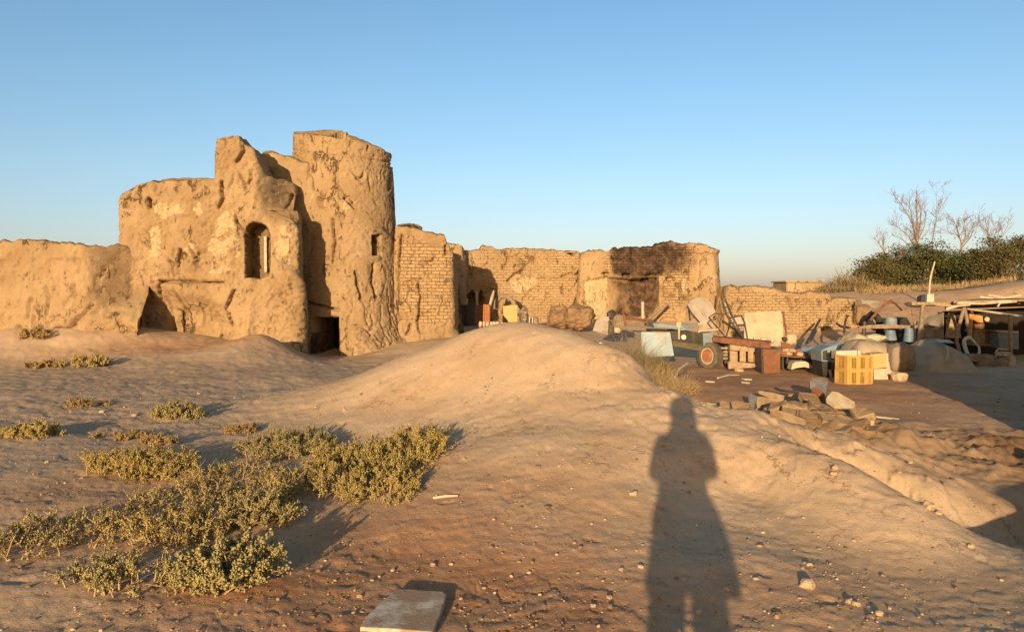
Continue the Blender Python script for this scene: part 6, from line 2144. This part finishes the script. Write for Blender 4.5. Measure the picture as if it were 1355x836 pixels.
spots = [(838, 657, .085, 0), (868, 674, .03, 0), (1068, 778, .13, 1), (1124, 797, .07, 0), (1133, 802, .065, 0), (1071, 750, .06, 0), (1062, 755, .04, 1), (1163, 815, .07, 0), (1177, 806, .04, 0), (1130, 718, .045, 0), (1285, 725, .07, 0), (1228, 674, .15, 0), (1242, 681, .07, 0), (1105, 622, .10, 0), (1103, 631, .07, 1), (1325, 770, .04, 1),
         (573, 751, .06, 0), (597, 749, .04, 1), (520, 757, .045, 1), (502, 766, .03, 0), (476, 790, .045, 0), (368, 794, .035, 0), (525, 656, .05, 1), (614, 608, .06, 0), (578, 656, .03, 0), (643, 645, .03, 2), (650, 726, .045, 2), (680, 608, .04, 2), (800, 690, .04, 1), (783, 695, .035, 1), (842, 732, .04, 0), (848, 752, .05, 1), (822, 758, .045, 0), (806, 795, .05, 0), (785, 805, .05, 1), (808, 807, .055, 2), (912, 655, .045, 2), (905, 642, .04, 2),
         (263, 522, .10, 0), (178, 551, .10, 0), (165, 540, .06, 0), (135, 546, .10, 1), (120, 555, .06, 2), (262, 601, .10, 0), (62, 612, .06, 0), (72, 608, .04, 0), (108, 634, .04, 0), (55, 656, .04, 0), (418, 540, .07, 0), (478, 523, .09, 2), (455, 541, .06, 1), (456, 544, .07, 0), (960, 640, .05, 2), (700, 760, .04, 1), (925, 812, .06, 1), (962, 782, .05, 1), (1000, 770, .05, 1), (1190, 628, .07, 1), (1205, 615, .06, 0), (1250, 642, .07, 2), (1010, 705, .04, 1), (740, 620, .05, 1)]
mats = (mat('light_pebble', (.46, .33, .20), (.35, .24, .14), 20, .85, .4), STONE, DARKSTONE)
names = ('pale', 'tan', 'dark')
for k, (x, y, s_, t_) in enumerate(spots):
    p = on(x, y)
    s_ *= .62
    near = 'on the mound' if p.x > .2 and p.y > 4.3 else 'on the bare earth' if p.x > -2.2 else 'on the grey flat'
    single('loose_stone', stone_mb((p.x, p.y, p.z + s_ * .22), (s_ * 1.15, s_ * .85, s_ * .7), 200 + k, k * 1.3, sub=2, rough=.42), mats[t_], f'{names[t_]} loose stone lying {near}, one of several alike', 'stone', f'{names[t_]} loose stones {near}')


def gravel():
    rs = np.random.RandomState(90)
    n = 17000
    a = rs.uniform(-.66, .66, n)
    r = 2.9 * (12.5 / 2.9) ** rs.uniform(0, 1, n) ** 1.05
    X, Y = np.tan(a) * r, r
    d = perlin(np.stack([X * .8, Y * .8, 0 * X], 1)) + .5 * perlin(np.stack([X * 3, Y * 3, 0 * X + 4], 1))
    red, grey, churn = soil(X, Y)
    keep = rs.uniform(size=n) < np.clip(.22 + .5 * d + .35 * red + .3 * grey, .05, 1)
    X, Y = X[keep], Y[keep]
    n = len(X)
    s = .0035 * np.exp(rs.normal(size=n) * .55) * (1 + .05 * Y)
    s = np.clip(s, .0025, .022)
    P = np.stack([X, Y, gz(X, Y, True) + s * .25], 1)
    th = rs.uniform(0, 6.28, n)
    ico = np.array([[0, .53, .85], [0, -.53, .85], [0, .53, -.85], [0, -.53, -.85], [.53, .85, 0], [-.53, .85, 0], [.53, -.85, 0], [-.53, -.85, 0], [.85, 0, .53], [.85, 0, -.53], [-.85, 0, .53], [-.85, 0, -.53]])
    icf = np.array([[0, 1, 8], [0, 8, 4], [0, 4, 5], [0, 5, 10], [0, 10, 1], [1, 10, 7], [1, 7, 6], [1, 6, 8], [8, 6, 9], [8, 9, 4], [4, 9, 2], [4, 2, 5], [5, 2, 11], [5, 11, 10], [10, 11, 7], [7, 11, 3], [7, 3, 6], [6, 3, 9], [9, 3, 2], [2, 3, 11]])
    S = s[:, None] * np.stack([rs.uniform(.9, 1.6, n), rs.uniform(.7, 1.1, n), rs.uniform(.5, .8, n)], 1)
    V = ico[None] * S[:, None] * rs.uniform(.8, 1.2, (n, 12, 1))
    c, s_ = np.cos(th)[:, None], np.sin(th)[:, None]
    V = np.stack([V[..., 0] * c - V[..., 1] * s_, V[..., 0] * s_ + V[..., 1] * c, V[..., 2]], -1) + P[:, None]
    Fc = (icf[None] + (np.arange(n) * 12)[:, None, None]).reshape(-1, 3)
    o = mesh_np('gravel', V.reshape(-1, 3), Fc, leaf_mat('gravel_bits', (.17, .10, .058), (.36, .235, .135), (.50, .38, .25)))
    tag(o, 'fine gravel and clods strewn over the bare earth', 'gravel', kind='stuff')


gravel()


# ------------------------------------------------------------------ the photographer, whose shadow lies on the mound
def skin_mesh(name, nodes, edges, m, parent, root=0, sub=2):
    me = bpy.data.meshes.new(name)
    me.from_pydata([n[0] for n in nodes], edges, [])
    o = bpy.data.objects.new(name, me)
    C.objects.link(o)
    o.parent = parent
    me.materials.append(m)
    o.modifiers.new('skin', 'SKIN')
    for i, n in enumerate(nodes):
        r = n[1]
        me.skin_vertices[0].data[i].radius = r if isinstance(r, tuple) else (r, r)
        me.skin_vertices[0].data[i].use_root = (i == root)
    s = o.modifiers.new('subsurf', 'SUBSURF')
    s.levels = s.render_levels = sub
    return o


def person():
    gx, gy = -.09, -.43
    g = g1(gx, gy) + .02
    e = empty('person', (gx, gy, g), 'person in a long coat and headscarf holding up a phone, casting the long shadow', 'person')
    e.scale = (1.07, 1.07, 1.07)
    skin = mat('skin', (.42, .26, .17), (.38, .22, .14), 20, .5, .05)
    N, E = [], []

    def chain(start, pts):
        prev = start
        for p, r in pts:
            N.append((p, r))
            if prev is not None: E.append((prev, len(N) - 1))
            prev = len(N) - 1
        return prev

    pel = chain(None, [((0, 0, .90), (.15, .11))])
    chest = chain(pel, [((0, -.01, 1.08), (.14, .10)), ((0, 0, 1.27), (.155, .105))])
    neck = chain(chest, [((0, .0, 1.40), (.07, .065)), ((0, .01, 1.47), (.052, .055))])
    chain(neck, [((0, .02, 1.55), (.07, .08)), ((0, .025, 1.62), (.078, .098)), ((0, .015, 1.68), (.07, .085))])
    for s in (-1, 1):
        k = chain(pel, [((s * .09 + .02, 0, .82), .088), ((s * .105 + .035, .015, .48), .058), ((s * .11 + .03, -.01, .09), .04), ((s * .115 + .03, .06, .04), (.04, .035)), ((s * .12 + .03, .14, .03), (.035, .025))])
        h = chain(chest, [((s * .15, -.01, 1.35), .055), ((s * .185 + .03, .08, 1.13), .042), ((s * .10 + .06, .23, 1.32), .034), ((s * .09 + .08, .28, 1.42), (.026, .03)), ((s * .085 + .083, .30, 1.475), (.022, .032))])
        for j, (dx, dz, ln) in enumerate(((-.004, .0, .055), (-.002, .022, .062), (0, .044, .058), (.004, .062, .045))):
            b = (s * (.083 + dx) + .083, .31, 1.48 + dz * .8)
            chain(h, [(b, .0095), ((b[0] - s * .012, b[1] + .022, b[2] + .004), .0085), ((b[0] - s * .040, b[1] + .020, b[2] + .006), .0075)])
        chain(h, [((s * .07 + .083, .28, 1.465), .011), ((s * .046 + .083, .268, 1.47), .0095), ((s * .03 + .083, .27, 1.475), .0085)])
    body = skin_mesh('body', N, E, skin, e, 0)
    # coat: lofted shell from shoulders to below the knee
    cm = mat('dark_coat', (.06, .05, .05), (.045, .04, .04), 8, .9, .3)
    rows = [(1.43, .09, .08, 0), (1.39, .17, .11, 0), (1.30, .19, .125, 0), (1.15, .175, .125, 0), (1.0, .175, .13, 0), (.92, .215, .15, 0), (.82, .23, .16, 0), (.74, .24, .17, 0), (.67, .245, .175, .0), (.67, .235, .165, 0), (.82, .21, .14, 0)]
    V = []
    n = 40
    for z, a, b, o in rows:
        for k in range(n):
            t_ = 2 * math.pi * k / n
            f = 1 + .035 * math.sin(7 * t_) * max(0, (1.0 - z)) * 1.6
            V.append((a * math.cos(t_) * f + .06 * sstep(1.1, .72, z), o + b * math.sin(t_) * f, z + (.015 * math.sin(3 * t_) if z < .7 else 0)))
    Fc = [(i * n + k, i * n + (k + 1) % n, (i + 1) * n + (k + 1) % n, (i + 1) * n + k) for i in range(len(rows) - 1) for k in range(n)]
    MB().add(V, Fc).build('coat', cm, e, True)
    for s in (-1, 1):
        MB().tube([(s * .13, -.01, 1.385), (s * .165 + .01, .0, 1.30), (s * .185 + .03, .075, 1.13), (s * .17 + .04, .12, 1.18), (s * .11 + .06, .21, 1.29), (s * .095 + .08, .26, 1.37)], [.07, .072, .074, .068, .056, .048], 14).build('sleeve', cm, e, True)
    MB().lathe([(.115, -.25), (.125, -.2), (.098, -.12), (.095, -.05), (.108, .03), (.112, .08), (.098, .14), (.06, .175), (.01, .185)], (0, .005, 1.56), (0, -.05, 1), 24).build('headscarf', mat('scarf', (.10, .08, .09), (.07, .06, .07), 8, .9, .3), e, True)
    for s in (-1, 1):
        MB().tube([(s * .10 + .035, 0, .72), (s * .108 + .035, .01, .48), (s * .112 + .03, -.005, .10)], [.095, .078, .062], 14).build('trouser_leg', mat('trousers', (.05, .05, .06), (.04, .04, .05), 8, .9, .2), e, True)
    for s in (-1, 1):
        MB().lathe([(.01, 0), (.011, .003), (.006, .008), (.001, .009)], (s * .032, .115, 1.625), (0, 1, 0), 12).build('eye', DARK, e, True)
    MB().tube([(0, .108, 1.63), (0, .128, 1.598), (0, .112, 1.588)], [.010, .015, .010], 8).build('nose', skin, e, True)
    MB().tube([(-.022, .108, 1.56), (0, .114, 1.557), (.022, .108, 1.56)], [.004, .007, .004], 6).build('mouth', RUST, e, True)
    ph = MB().box((0, 0, 0), (.165, .009, .078), bev=.004)
    o = single('phone', ph, BLACK, 'dark phone held upright in both hands of the person', 'phone')
    o.location = (gx + .068, gy + .318, g + 1.56)


person()
